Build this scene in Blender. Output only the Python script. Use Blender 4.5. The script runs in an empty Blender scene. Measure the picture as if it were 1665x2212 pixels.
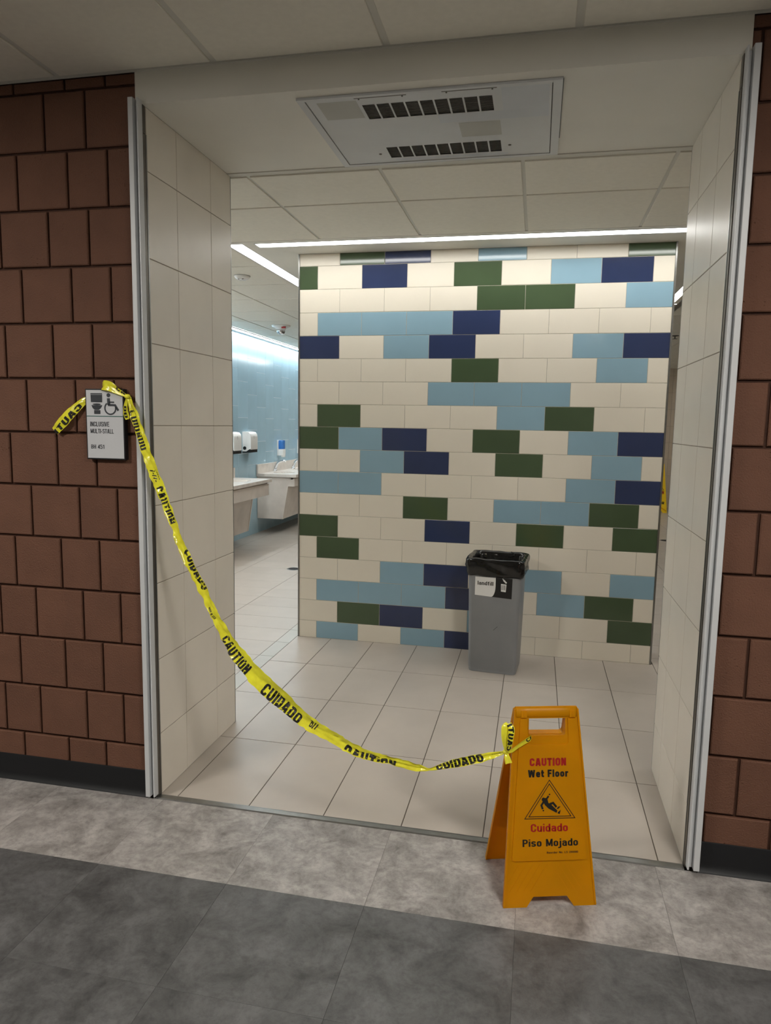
import bpy, bmesh, math, random
from mathutils import Vector, Matrix, noise
from mathutils.geometry import tessellate_polygon

random.seed(7)
scene = bpy.context.scene
COL = scene.collection

# ------------------------------------------------------------------ camera, world, exposure
cam_data = bpy.data.cameras.new('camera')
cam_data.sensor_fit = 'HORIZONTAL'
cam_data.sensor_width = 36.0
cam_data.lens = 36.0 * 1532.81 / 1665.0
cam_data.clip_start = 0.05
cam = bpy.data.objects.new('camera', cam_data)
COL.objects.link(cam)
_r = Vector((0.97802628, 0.20782364, 0.01655083))
_u = Vector((-0.04161124, 0.11679986, 0.99228338))
_f = Vector((-0.20428681, 0.97116792, -0.12288113))
cam.matrix_world = Matrix(((_r.x, _u.x, -_f.x, 1.451735), (_r.y, _u.y, -_f.y, -2.405436), (_r.z, _u.z, -_f.z, 1.475545), (0, 0, 0, 1)))
scene.camera = cam

world = bpy.data.worlds.new('world')
scene.world = world
world.use_nodes = True
world.node_tree.nodes['Background'].inputs['Color'].default_value = (0.5, 0.5, 0.5, 1)
world.node_tree.nodes['Background'].inputs['Strength'].default_value = 0.0

scene.view_settings.view_transform = 'Standard'
scene.view_settings.look = 'None'
scene.view_settings.exposure = 0.0
scene.view_settings.gamma = 1.0
scene.view_settings.use_curve_mapping = False

STRIP = 15.5        # restroom linear lamps
WASH = 36.0          # wall washer over the blue wall
TROFFER = 80.0      # unseen corridor ceiling lamps, added to bring up the corridor
FILL = 23.0         # unseen lamps added in wings and aisles to brighten the restroom

# ------------------------------------------------------------------ materials
def srgb(r, g, b):
    def f(c):
        c /= 255.0
        return c / 12.92 if c <= 0.04045 else ((c + 0.055) / 1.055) ** 2.4
    return (f(r), f(g), f(b), 1.0)

MATS = {}
def translucent(m, amount):
    """let thin plastic glow when lit from behind"""
    nt = m.node_tree; bs = nt.nodes['Principled BSDF']; out = nt.nodes['Material Output']
    tr = nt.nodes.new('ShaderNodeBsdfTranslucent'); mx = nt.nodes.new('ShaderNodeMixShader'); mx.inputs[0].default_value = amount
    src = bs.inputs['Base Color'].links[0].from_socket
    nt.links.new(src, tr.inputs['Color']); nt.links.new(bs.outputs[0], mx.inputs[1]); nt.links.new(tr.outputs[0], mx.inputs[2]); nt.links.new(mx.outputs[0], out.inputs['Surface'])

def mat(name, col, rough=0.5, spec=0.5, metal=0.0, var=0.06, scale=6.0, bump=0.0, bscale=60.0, obj_var=0.0, coat=0.0,
        dark=None, detail=3.0, trans=0.0, rough_var=0.0):
    """principled material with procedural colour variation, optional per object shift and fine relief"""
    m = bpy.data.materials.new(name)
    m.use_nodes = True
    nt = m.node_tree
    bs = nt.nodes['Principled BSDF']
    bs.inputs['Roughness'].default_value = rough
    bs.inputs['Metallic'].default_value = metal
    bs.inputs['Specular IOR Level'].default_value = spec
    bs.inputs['Coat Weight'].default_value = coat
    bs.inputs['Coat Roughness'].default_value = 0.08
    bs.inputs['Transmission Weight'].default_value = trans
    tc = nt.nodes.new('ShaderNodeTexCoord')
    oi = nt.nodes.new('ShaderNodeObjectInfo')
    ml = nt.nodes.new('ShaderNodeMath'); ml.operation = 'MULTIPLY'; ml.inputs[1].default_value = 37.0
    nt.links.new(oi.outputs['Random'], ml.inputs[0])
    ad = nt.nodes.new('ShaderNodeVectorMath'); ad.operation = 'ADD'
    nt.links.new(tc.outputs['Object'], ad.inputs[0]); nt.links.new(ml.outputs[0], ad.inputs[1])
    nz = nt.nodes.new('ShaderNodeTexNoise'); nz.inputs['Scale'].default_value = scale; nz.inputs['Detail'].default_value = detail
    nt.links.new(ad.outputs[0], nz.inputs['Vector'])
    rp = nt.nodes.new('ShaderNodeValToRGB')
    d = dark or tuple(c * (1 - var * 2) for c in col[:3]) + (1,)
    rp.color_ramp.elements[0].position = 0.3; rp.color_ramp.elements[0].color = d
    rp.color_ramp.elements[1].position = 0.7; rp.color_ramp.elements[1].color = tuple(min(1, c * (1 + var)) for c in col[:3]) + (1,)
    nt.links.new(nz.outputs['Fac'], rp.inputs['Fac'])
    out = rp.outputs['Color']
    if obj_var:
        hs = nt.nodes.new('ShaderNodeHueSaturation')
        mr = nt.nodes.new('ShaderNodeMapRange')
        mr.inputs['To Min'].default_value = 1 - obj_var; mr.inputs['To Max'].default_value = 1 + obj_var
        nt.links.new(oi.outputs['Random'], mr.inputs['Value'])
        nt.links.new(mr.outputs[0], hs.inputs['Value']); nt.links.new(out, hs.inputs['Color'])
        out = hs.outputs['Color']
    nt.links.new(out, bs.inputs['Base Color'])
    if bump:
        n2 = nt.nodes.new('ShaderNodeTexNoise'); n2.inputs['Scale'].default_value = bscale; n2.inputs['Detail'].default_value = 4
        nt.links.new(ad.outputs[0], n2.inputs['Vector'])
        bp = nt.nodes.new('ShaderNodeBump'); bp.inputs['Strength'].default_value = bump; bp.inputs['Distance'].default_value = 0.004
        nt.links.new(n2.outputs['Fac'], bp.inputs['Height']); nt.links.new(bp.outputs[0], bs.inputs['Normal'])
    MATS[name] = m
    return m

def emit(name, col, strength):
    m = bpy.data.materials.new(name); m.use_nodes = True
    bs = m.node_tree.nodes['Principled BSDF']
    bs.inputs['Base Color'].default_value = (0.8, 0.8, 0.8, 1)
    bs.inputs['Emission Color'].default_value = col
    bs.inputs['Emission Strength'].default_value = strength
    MATS[name] = m
    return m

def block_material():
    m = mat('painted_block', srgb(110, 75, 58), rough=0.55, spec=0.35, var=0.05, scale=9, obj_var=0.05)
    nt = m.node_tree; bs = nt.nodes['Principled BSDF']
    tc = [n for n in nt.nodes if n.type == 'TEX_COORD'][0]
    ad = [n for n in nt.nodes if n.type == 'VECT_MATH'][0]
    a = nt.nodes.new('ShaderNodeTexNoise'); a.inputs['Scale'].default_value = 190; a.inputs['Detail'].default_value = 5; a.inputs['Roughness'].default_value = .65
    v = nt.nodes.new('ShaderNodeTexVoronoi'); v.inputs['Scale'].default_value = 75
    nt.links.new(ad.outputs[0], a.inputs['Vector']); nt.links.new(ad.outputs[0], v.inputs['Vector'])
    r = nt.nodes.new('ShaderNodeMapRange'); r.inputs['From Min'].default_value = 0.0; r.inputs['From Max'].default_value = 0.22; r.inputs['To Min'].default_value = -0.9; r.inputs['To Max'].default_value = 0.0
    nt.links.new(v.outputs['Distance'], r.inputs['Value'])
    n3 = nt.nodes.new('ShaderNodeTexNoise'); n3.inputs['Scale'].default_value = 14
    nt.links.new(ad.outputs[0], n3.inputs['Vector'])
    gate = nt.nodes.new('ShaderNodeMapRange'); gate.inputs['From Min'].default_value = .52; gate.inputs['From Max'].default_value = .64
    nt.links.new(n3.outputs['Fac'], gate.inputs['Value'])
    g = nt.nodes.new('ShaderNodeMath'); g.operation = 'MULTIPLY'
    nt.links.new(r.outputs[0], g.inputs[0]); nt.links.new(gate.outputs[0], g.inputs[1])
    s = nt.nodes.new('ShaderNodeMath'); s.operation = 'ADD'
    nt.links.new(a.outputs['Fac'], s.inputs[0]); nt.links.new(g.outputs[0], s.inputs[1])
    b = nt.nodes.new('ShaderNodeBump'); b.inputs['Strength'].default_value = 1.0; b.inputs['Distance'].default_value = 0.004
    nt.links.new(s.outputs[0], b.inputs['Height']); nt.links.new(b.outputs[0], bs.inputs['Normal'])
    return m

def stone_vinyl(name, lo, hi, speck):
    """mottled concrete look vinyl: two noise octaves + dark flecks"""
    m = bpy.data.materials.new(name); m.use_nodes = True
    nt = m.node_tree; bs = nt.nodes['Principled BSDF']
    bs.inputs['Roughness'].default_value = 0.42; bs.inputs['Specular IOR Level'].default_value = 0.4
    tc = nt.nodes.new('ShaderNodeTexCoord'); oi = nt.nodes.new('ShaderNodeObjectInfo')
    ml = nt.nodes.new('ShaderNodeMath'); ml.operation = 'MULTIPLY'; ml.inputs[1].default_value = 53.0
    nt.links.new(oi.outputs['Random'], ml.inputs[0])
    ad = nt.nodes.new('ShaderNodeVectorMath'); ad.operation = 'ADD'
    nt.links.new(tc.outputs['Object'], ad.inputs[0]); nt.links.new(ml.outputs[0], ad.inputs[1])
    n1 = nt.nodes.new('ShaderNodeTexNoise'); n1.inputs['Scale'].default_value = 8.5; n1.inputs['Detail'].default_value = 8; n1.inputs['Roughness'].default_value = .68; n1.inputs['Distortion'].default_value = .5
    nt.links.new(ad.outputs[0], n1.inputs['Vector'])
    rp = nt.nodes.new('ShaderNodeValToRGB')
    rp.color_ramp.elements[0].position = .32; rp.color_ramp.elements[0].color = lo
    rp.color_ramp.elements[1].position = .66; rp.color_ramp.elements[1].color = hi
    nt.links.new(n1.outputs['Fac'], rp.inputs['Fac'])
    n2 = nt.nodes.new('ShaderNodeTexNoise'); n2.inputs['Scale'].default_value = 45; n2.inputs['Detail'].default_value = 6; n2.inputs['Roughness'].default_value = .75
    nt.links.new(ad.outputs[0], n2.inputs['Vector'])
    r2 = nt.nodes.new('ShaderNodeValToRGB')
    r2.color_ramp.elements[0].position = .3; r2.color_ramp.elements[0].color = (speck, speck, speck, 1)
    r2.color_ramp.elements[1].position = .55; r2.color_ramp.elements[1].color = (1, 1, 1, 1)
    nt.links.new(n2.outputs['Fac'], r2.inputs['Fac'])
    mx = nt.nodes.new('ShaderNodeMix'); mx.data_type = 'RGBA'; mx.blend_type = 'MULTIPLY'; mx.inputs['Factor'].default_value = 1
    nt.links.new(rp.outputs['Color'], mx.inputs[6]); nt.links.new(r2.outputs['Color'], mx.inputs[7])
    nt.links.new(mx.outputs[2], bs.inputs['Base Color'])
    bp = nt.nodes.new('ShaderNodeBump'); bp.inputs['Strength'].default_value = .25; bp.inputs['Distance'].default_value = .001
    nt.links.new(n2.outputs['Fac'], bp.inputs['Height']); nt.links.new(bp.outputs[0], bs.inputs['Normal'])
    MATS[name] = m
    return m

BLOCK = block_material()
MORTAR = mat('painted_mortar', srgb(66, 43, 33), rough=.75, spec=.2, bump=.5, bscale=150)
LVT_L = stone_vinyl('light_vinyl', srgb(118, 113, 110), srgb(182, 177, 173), .66)
LVT_D = stone_vinyl('dark_vinyl', srgb(68, 68, 68), srgb(104, 104, 104), .68)
VBASE = mat('vinyl_joint', srgb(52, 50, 48), rough=.7)
RUBBER = mat('black_rubber', srgb(20, 21, 24), rough=.45, spec=.4)
CEIL = mat('ceiling_panel', srgb(236, 233, 222), rough=.85, spec=.2, var=.015, scale=40, bump=.08, bscale=400)
TBAR = mat('ceiling_bar', srgb(214, 213, 205), rough=.6, var=.01)
PAINT = mat('white_paint', srgb(230, 228, 220), rough=.6, spec=.3, var=.02, scale=3, bump=.05, bscale=220)
WHITE_MET = mat('white_metal', srgb(202, 204, 206), rough=.4, spec=.5, var=.02)
STEEL = mat('brushed_steel', srgb(150, 150, 148), rough=.33, metal=1.0, var=.05, scale=30)
DSTEEL = mat('dark_steel', srgb(112, 108, 102), rough=.42, metal=.9, var=.06, scale=20)
CHROME = mat('chrome', srgb(215, 218, 222), rough=.06, metal=1.0, var=.01)
PTILE = mat('passage_tile', srgb(224, 217, 205), rough=.33, spec=.5, var=.025, scale=4, obj_var=.012)
GROUT = mat('tile_grout', srgb(150, 140, 126), rough=.9, var=.06, scale=30)
FGROUT = mat('wall_grout', srgb(196, 190, 176), rough=.9, var=.05, scale=30)
CREAM = mat('cream_tile', srgb(238, 231, 216), rough=.3, spec=.5, var=.012, scale=3, obj_var=.012)
NAVY = mat('navy_tile', srgb(50, 62, 98), rough=.12, spec=.55, var=.04, scale=4, obj_var=.06)
GREEN = mat('green_tile', srgb(74, 92, 66), rough=.12, spec=.55, var=.04, scale=4, obj_var=.05)
SKYB = mat('sky_tile', srgb(146, 180, 198), rough=.12, spec=.55, var=.02, scale=4, obj_var=.025)
BLUE = mat('vanity_wall_tile', srgb(172, 205, 222), rough=.14, spec=.55, var=.03, scale=3, obj_var=.04)
BGROUT = mat('blue_wall_grout', srgb(232, 240, 244), rough=.8, var=.04)
RTILE = mat('beige_wall_tile', srgb(196, 180, 160), rough=.35, var=.03, scale=4, obj_var=.02)
FTILE = mat('floor_tile', srgb(180, 171, 161), rough=.34, spec=.45, var=.03, scale=5, obj_var=.025, bump=.03, bscale=120)
FTILE2 = mat('floor_tile_grey', srgb(176, 174, 166), rough=.34, spec=.45, var=.03, scale=5, obj_var=.02)
FLGROUT = mat('floor_grout', srgb(88, 80, 70), rough=.9, var=.08, scale=40)
QUARTZ = mat('quartz', srgb(230, 223, 215), rough=.25, spec=.5, var=.05, scale=9)
LAMINATE = mat('stone_laminate', srgb(222, 212, 203), rough=.4, var=.05, scale=7)
PORC = mat('porcelain', srgb(236, 236, 232), rough=.08, var=.01)
PLAST_W = mat('white_plastic', srgb(238, 238, 236), rough=.25, var=.01)
PLAST_B = mat('black_plastic', srgb(22, 22, 23), rough=.35, var=.05)
PLAST_G = mat('grey_plastic', srgb(132, 134, 137), rough=.42, spec=.4, var=.03, scale=8)
SOAP = mat('blue_soap', srgb(60, 130, 214), rough=.08, var=.12, scale=18)
BAG = mat('bag_film', srgb(10, 10, 11), rough=.16, spec=.6, var=.1, scale=12, bump=.5, bscale=16)
YEL = mat('yellow_plastic', srgb(234, 168, 0), rough=.38, spec=.4, var=.04, scale=7, bump=.04, bscale=300)
YELC = mat('yellow_sign_plastic', srgb(250, 208, 20), rough=.4, var=.03)
TAPE = mat('yellow_film', srgb(252, 242, 62), rough=.22, spec=.6, var=.08, scale=26, bump=.6, bscale=30)
translucent(YEL, .5); translucent(TAPE, .15)
INK = mat('black_ink', srgb(22, 20, 14), rough=.5, var=.03)
RED = mat('red_ink', srgb(160, 12, 14), rough=.5, var=.03)
PLAQ = mat('plaque_face', srgb(196, 197, 200), rough=.45, var=.02)
PLAQ_F = mat('plaque_frame', srgb(24, 25, 29), rough=.4, var=.03)
PLAQ_I = mat('plaque_relief', srgb(44, 48, 54), rough=.45, var=.03)
TEAL = mat('teal_line', srgb(40, 92, 84), rough=.5)
STK_W = mat('sticker_white', srgb(226, 226, 224), rough=.4, var=.01)
DARKHOLE = mat('grille_dark', srgb(120, 120, 116), rough=.7, var=.1, scale=80)
FINS = mat('grille_fin', srgb(150, 150, 146), rough=.55)
PATCH = mat('repaint_patch', srgb(196, 200, 206), rough=.5, var=.02)
PATCH2 = mat('repaint_patch_tan', srgb(178, 178, 172), rough=.5, var=.02)
CORR_P = mat('corridor_paint', srgb(146, 141, 132), rough=.7, var=.03)
L_STRIP = emit('strip_glow', (1.0, .985, .94, 1), STRIP)
L_FILL = emit('fill_glow', (1.0, .985, .95, 1), FILL)
L_WASH = emit('washer_glow', (.90, .97, 1.0, 1), WASH)
L_TROF = emit('troffer_glow', (1.0, .96, .89, 1), TROFFER)

# ------------------------------------------------------------------ mesh helpers
class MB:
    def __init__(s): s.v = []; s.f = []
    def add(s, verts, faces):
        o = len(s.v); s.v += [tuple(q) for q in verts]; s.f += [tuple(i + o for i in f) for f in faces]; return s
    def box(s, x0, x1, y0, y1, z0, z1):
        return s.add([(x0, y0, z0), (x1, y0, z0), (x1, y1, z0), (x0, y1, z0), (x0, y0, z1), (x1, y0, z1), (x1, y1, z1), (x0, y1, z1)],
                     [(0, 3, 2, 1), (4, 5, 6, 7), (0, 1, 5, 4), (1, 2, 6, 5), (2, 3, 7, 6), (3, 0, 4, 7)])
    def cbox(s, x0, x1, y0, y1, z0, z1, c):
        """box with chamfered edges"""
        bm = bmesh.new(); bmesh.ops.create_cube(bm, size=1)
        for v in bm.verts:
            v.co = Vector(((x0 + x1) / 2 + v.co.x * (x1 - x0), (y0 + y1) / 2 + v.co.y * (y1 - y0), (z0 + z1) / 2 + v.co.z * (z1 - z0)))
        bmesh.ops.bevel(bm, geom=list(bm.edges), offset=c, segments=2, affect='EDGES', profile=.5)
        bm.verts.index_update()
        s.add([v.co[:] for v in bm.verts], [[v.index for v in f.verts] for f in bm.faces]); bm.free(); return s
    def loft(s, rings, cap0=True, cap1=True, close=True):
        o = len(s.v); n = len(rings[0])
        for r in rings: s.v += [tuple(q) for q in r]
        for i in range(len(rings) - 1):
            for j in range(n if close else n - 1):
                k = (j + 1) % n
                s.f.append((o + i * n + j, o + i * n + k, o + (i + 1) * n + k, o + (i + 1) * n + j))
        if cap0: s.f.append(tuple(o + j for j in reversed(range(n))))
        if cap1: s.f.append(tuple(o + (len(rings) - 1) * n + j for j in range(n)))
        return s
    def prism(s, poly, fn, t0, t1, holes=()):
        """extrude a 2D polygon (optional holes) between t0 and t1; fn(u, v, t) -> xyz"""
        loops = [list(poly)] + [list(h) for h in holes]
        tris = tessellate_polygon([[Vector((u, v, 0)) for u, v in l] for l in loops])
        flat = [q for l in loops for q in l]; n = len(flat); o = len(s.v)
        s.v += [tuple(fn(u, v, t0)) for u, v in flat] + [tuple(fn(u, v, t1)) for u, v in flat]
        for t in tris:
            s.f.append((o + t[0], o + t[1], o + t[2])); s.f.append((o + n + t[2], o + n + t[1], o + n + t[0]))
        b = 0
        for l in loops:
            m = len(l)
            for j in range(m):
                k = (j + 1) % m
                s.f.append((o + b + j, o + b + k, o + n + b + k, o + n + b + j))
            b += m
        return s
    def tube(s, pts, rad, n=10):
        pts = [Vector(q) for q in pts]; rings = []
        up = Vector((0.13, 0.31, 0.94))
        for i, q in enumerate(pts):
            d = (pts[min(i + 1, len(pts) - 1)] - pts[max(i - 1, 0)]).normalized()
            a = d.cross(up).normalized() if abs(d.dot(up)) < .98 else d.cross(Vector((1, 0, 0))).normalized()
            b = d.cross(a); r = rad[i] if isinstance(rad, (list, tuple)) else rad
            rings.append([q + (a * math.cos(2 * math.pi * k / n) + b * math.sin(2 * math.pi * k / n)) * r for k in range(n)])
        return s.loft(rings)
    def lathe(s, prof, c, axis='z', n=24):
        rings = []
        for r, h in prof:
            ring = []
            for k in range(n):
                a = 2 * math.pi * k / n
                if axis == 'z': ring.append((c[0] + r * math.cos(a), c[1] + r * math.sin(a), c[2] + h))
                elif axis == 'x': ring.append((c[0] + h, c[1] + r * math.cos(a), c[2] + r * math.sin(a)))
                else: ring.append((c[0] + r * math.cos(a), c[1] + h, c[2] + r * math.sin(a)))
            rings.append(ring)
        return s.loft(rings)
    def mesh(s, name, material, smooth=False):
        me = bpy.data.meshes.new(name); me.from_pydata(s.v, [], s.f); me.validate()
        bm = bmesh.new(); bm.from_mesh(me); bmesh.ops.recalc_face_normals(bm, faces=bm.faces); bm.to_mesh(me); bm.free()
        me.materials.append(material)
        if smooth:
            for q in me.polygons: q.use_smooth = True
        return me
    def build(s, name, material, parent=None, smooth=False, loc=None, auto=None):
        """link as one object; origin moved to loc (world) or the centre of the bounds"""
        me = s.mesh(name, material, smooth)
        if auto is not None:
            for q in me.polygons: q.use_smooth = True
            bm = bmesh.new(); bm.from_mesh(me)
            for e in bm.edges:
                if len(e.link_faces) == 2 and e.calc_face_angle(0) > math.radians(auto): e.smooth = False
            bm.to_mesh(me); bm.free()
        return link(name, me, parent, loc)

def link(name, me, parent=None, loc=None):
    o = bpy.data.objects.new(name, me)
    COL.objects.link(o)
    if parent is not None: o.parent = parent
    base = Vector(loc) if loc is not None else None
    if base is None and me is not None and len(me.vertices):
        c = [v.co for v in me.vertices]
        base = Vector([(min(q[i] for q in c) + max(q[i] for q in c)) / 2 for i in range(3)])
    if base is not None and me is not None:
        me.transform(Matrix.Translation(-base)); o.location = base
    return o

def tag(o, label, cat=None, group=None, kind=None):
    o['label'] = label
    if cat: o['category'] = cat
    if group: o['group'] = group
    if kind: o['kind'] = kind
    return o

def thing(name, label, cat, loc=(0, 0, 0), group=None, kind=None):
    o = bpy.data.objects.new(name, None); COL.objects.link(o); o.location = loc; o.empty_display_size = .05
    return tag(o, label, cat, group, kind)

def fix_children():
    """parts were built in world coordinates: keep them there under a moved parent"""
    bpy.context.view_layer.update()

# parent-relative linking: every parent here has identity rotation, so the child location is relative to the parent's world location
def wpos(o):
    p = Vector(o.location)
    while o.parent is not None:
        o = o.parent; p += o.location
    return p

def part(mb, name, material, parent, smooth=False, auto=None, label=None):
    o = mb.build(name, material, None, smooth, None, auto)
    w = Vector(o.location); o.parent = parent; o.location = w - wpos(parent)
    if label: o['label'] = label
    return o

ORI = {'y-': lambda u, v, n: (u, -n, v), 'z+': lambda u, v, n: (u, v, n), 'z-': lambda u, v, n: (u, v, -n),
       'x+': lambda u, v, n: (n, u, v), 'x-': lambda u, v, n: (-n, u, v)}
TILE = {}
def tile(name, ori, u0, u1, v0, v1, front, t, ch, material, parent, gap):
    """one tile: chamfered slab whose visible face lies at coordinate `front` along the facing axis"""
    w = round(u1 - u0 - gap, 4); h = round(v1 - v0 - gap, 4)
    if w <= .004 or h <= .004: return None
    key = (ori, w, h, t, ch, material.name)
    if key not in TILE:
        a, b = w / 2, h / 2; fn = ORI[ori]; m = MB()
        rings = [[(-a, -b), (a, -b), (a, b), (-a, b)], [(-a, -b), (a, -b), (a, b), (-a, b)],
                 [(-a + ch, -b + ch), (a - ch, -b + ch), (a - ch, b - ch), (-a + ch, b - ch)]]
        hs = [-t, -ch, 0]
        m.loft([[fn(u, v, hh) for u, v in r] for r, hh in zip(rings, hs)], cap0=False)
        TILE[key] = m.mesh(name, material)
    o = bpy.data.objects.new(name, TILE[key]); COL.objects.link(o)
    c = Vector(ORI[ori]((u0 + u1) / 2, (v0 + v1) / 2, 0))
    if ori == 'y-': c.y = front
    elif ori[0] == 'z': c.z = front
    else: c.x = front
    o.parent = parent; o.location = c - wpos(parent)
    return o

def rpath(pts, r, closed=False, n=5):
    """polyline with rounded corners; r is one radius or one per point"""
    P = [Vector(q) for q in pts]; N = len(P); out = []
    for i in range(N):
        ri = r[i] if isinstance(r, (list, tuple)) else r
        if (not closed and i in (0, N - 1)) or ri <= 0: out.append(tuple(P[i])); continue
        a = P[i - 1] - P[i]; b = P[(i + 1) % N] - P[i]
        k = min(ri, a.length * (.5 if closed or i > 1 else 1), b.length * (.5 if closed or i < N - 2 else 1))
        p0 = P[i] + a.normalized() * k; p1 = P[i] + b.normalized() * k
        for j in range(n + 1):
            t = j / n; w = 2 * t * (1 - t) * .86
            q = (p0 * (1 - t) ** 2 + P[i] * w + p1 * t * t) / ((1 - t) ** 2 + w + t * t); out.append(tuple(q))
    keep = [out[0]]
    for q in out[1:]:                       # drop doubled points where two corners meet
        if (Vector(q) - Vector(keep[-1])).length > 1e-4: keep.append(q)
    if closed and (Vector(keep[0]) - Vector(keep[-1])).length < 1e-4: keep.pop()
    return keep

def glyph(c, t):
    """one letter as strokes: (width, [(points, closed)]) for cap height 1 and stroke weight t (plain condensed sans)"""
    a = t / 2; X = .73; cw = .30 + t * 1.25; lw = .26 + t * 1.2
    def box(x0, y0, x1, y1, r=None): return (rpath([(x0, y0), (x1, y0), (x1, y1), (x0, y1)], (x1 - x0) * .5 if r is None else r, True), True)
    def line(*p): return (list(p), False)
    def rnd(p, r): return (rpath(p, r), False)
    W = cw if (c.isupper() or c.isdigit()) else lw
    x0, x1, y0, y1, yx = a, W - a, a, 1 - a, X - a; R_ = (x1 - x0) * .5; m = W / 2
    if c == ' ': return .26, []
    if c == '.': return t * 1.2, [line((a, 0), (a, t))]
    if c == '-': return .26, [line((0, .40), (.26, .40))]
    if c == '/': return .34, [line((0, 0), (.34, 1))]
    if c == 'I': return t, [line((a, 0), (a, 1))]
    if c == 'l': return t, [line((a, 0), (a, 1))]
    if c == 'i': return t, [line((a, 0), (a, X)), line((a, 1 - t * .85), (a, 1))]
    if c == 'j': return t * 1.3, [rnd([(t * .8, X), (t * .8, -.2), (-t * .6, -.2)], .12), line((t * .8, 1 - t * .85), (t * .8, 1))]
    if c == 'A': return W * 1.06, [line((a * .9, 0), (W * .53 - a * .35, 1)), line((W * 1.06 - a * .9, 0), (W * .53 + a * .35, 1)), line((W * .26, .27), (W * .8, .27))]
    if c == 'V': return W * 1.04, [line((a * .9, 1), (W * .52 - a * .2, 0)), line((W * 1.04 - a * .9, 1), (W * .52 + a * .2, 0))]
    if c == 'W': w = W * 1.55; return w, [line((a, 1), (w * .27, 0)), line((w * .27, 0), (w * .5, .95)), line((w * .5, .95), (w * .73, 0)), line((w * .73, 0), (w - a, 1))]
    if c == 'M': w = W * 1.3; return w, [line((a, 0), (a, 1)), line((w - a, 0), (w - a, 1)), line((a * 1.2, 1 - a * .4), (w / 2, .1)), line((w - a * 1.2, 1 - a * .4), (w / 2, .1))]
    if c == 'N': return W, [line((x0, 0), (x0, 1)), line((x1, 0), (x1, 1)), line((x0 + a * .2, 1 - a * .5), (x1 - a * .2, a * .5))]
    if c == 'H': return W, [line((x0, 0), (x0, 1)), line((x1, 0), (x1, 1)), line((x0, .52), (x1, .52))]
    if c == 'T': return W * .92, [line((0, y1), (W * .92, y1)), line((W * .46, 0), (W * .46, 1))]
    if c == 'L': return W * .86, [line((x0, 1), (x0, 0)), line((0, y0), (W * .86, y0))]
    if c == 'E': return W * .88, [line((x0, 1), (x0, 0)), line((0, y0), (W * .88, y0)), line((0, y1), (W * .88, y1)), line((0, .51), (W * .8, .51))]
    if c == 'F': return W * .86, [line((x0, 1), (x0, 0)), line((0, y1), (W * .86, y1)), line((0, .5), (W * .78, .5))]
    if c in 'O0': return W, [box(x0, y0, x1, y1)]
    if c == 'C': return W, [rnd([(x1, .66), (x1, y1), (x0, y1), (x0, y0), (x1, y0), (x1, .34)], R_)]
    if c == 'U': return W, [rnd([(x0, 1), (x0, y0), (x1, y0), (x1, 1)], R_)]
    if c == 'D': return W, [(rpath([(x0, y0), (x1, y0), (x1, y1), (x0, y1)], [0, R_ * 1.2, R_ * 1.2, 0], True), True)]
    if c == 'S': return W, [rnd([(x1, .72), (x1, y1), (x0, y1), (x0, .53), (x1, .48), (x1, y0), (x0, y0), (x0, .28)], R_ * .9)]
    if c == 's': return W, [rnd([(x1, X * .74), (x1, yx), (x0, yx), (x0, X * .54), (x1, X * .48), (x1, y0), (x0, y0), (x0, X * .27)], R_ * .9)]
    if c == 'B': return W, [(rpath([(x0, y0), (x1, y0), (x1, .52), (x0, .52)], [0, R_, R_, 0], True), True), (rpath([(x0, .52), (x1 * .97, .52), (x1 * .97, y1), (x0, y1)], [0, R_, R_, 0], True), True)]
    if c == 'P': return W, [line((x0, 0), (x0, 1)), rnd([(x0, y1), (x1, y1), (x1, .46), (x0, .46)], R_)]
    if c == 'R': return W, [line((x0, 0), (x0, 1)), rnd([(x0, y1), (x1, y1), (x1, .48), (x0, .48)], R_), line((W * .5, .48), (x1, 0))]
    if c == 'Y': return W, [line((a, 1), (m, .45)), line((W - a, 1), (m, .45)), line((m, .5), (m, 0))]
    if c == '1': return W * .7, [line((W * .5, 0), (W * .5, 1)), line((0, .76), (W * .5, .9))]
    if c == '2': return W, [rnd([(x0, .7), (x0, y1), (x1, y1), (x1, .55), (x0, y0)], R_ * .8), line((0, y0), (W, y0))]
    if c == '4': return W, [line((W * .72, 0), (W * .72, 1)), line((W * .72, 1 - a), (a, .3)), line((0, .28), (W, .28))]
    if c == '5': return W, [line((W * .95, y1), (x0, y1)), rnd([(x0, 1), (x0, .56), (x1, .58), (x1, y0), (x0, y0), (x0, .25)], R_ * .8)]
    if c == '8': return W, [box(x0, y0, x1, .53), box(x0 * 1.1, .53, x1 * .98, y1)]
    if c == '9': return W, [box(x0, .42, x1, y1), rnd([(x1, .7), (x1, y0), (x0, y0), (x0, .25)], R_)]
    if c == 'o': return W, [box(x0, y0, x1, yx)]
    if c == 'e': return W, [rnd([(x0, X * .5), (x1, X * .5), (x1, yx), (x0, yx), (x0, y0), (x1, y0), (x1, X * .3)], [0, 0, R_, R_, R_, R_, 0])]
    if c == 't': return W * .7, [rnd([(W * .3, .95), (W * .3, y0), (W * .7, y0)], .1), line((0, yx), (W * .7, yx))]
    if c == 'r': return W * .72, [line((x0, 0), (x0, X)), rnd([(x0, X * .5), (x0, yx), (W * .72, yx)], R_)]
    if c == 'u': return W, [rnd([(x0, X), (x0, y0), (x1, y0), (x1, X * .5)], R_), line((x1, 0), (x1, X))]
    if c == 'n': return W, [line((x0, 0), (x0, X)), rnd([(x0, X * .5), (x0, yx), (x1, yx), (x1, 0)], R_)]
    if c == 'd': return W, [box(x0, y0, x1, yx), line((x1, 0), (x1, 1))]
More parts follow.
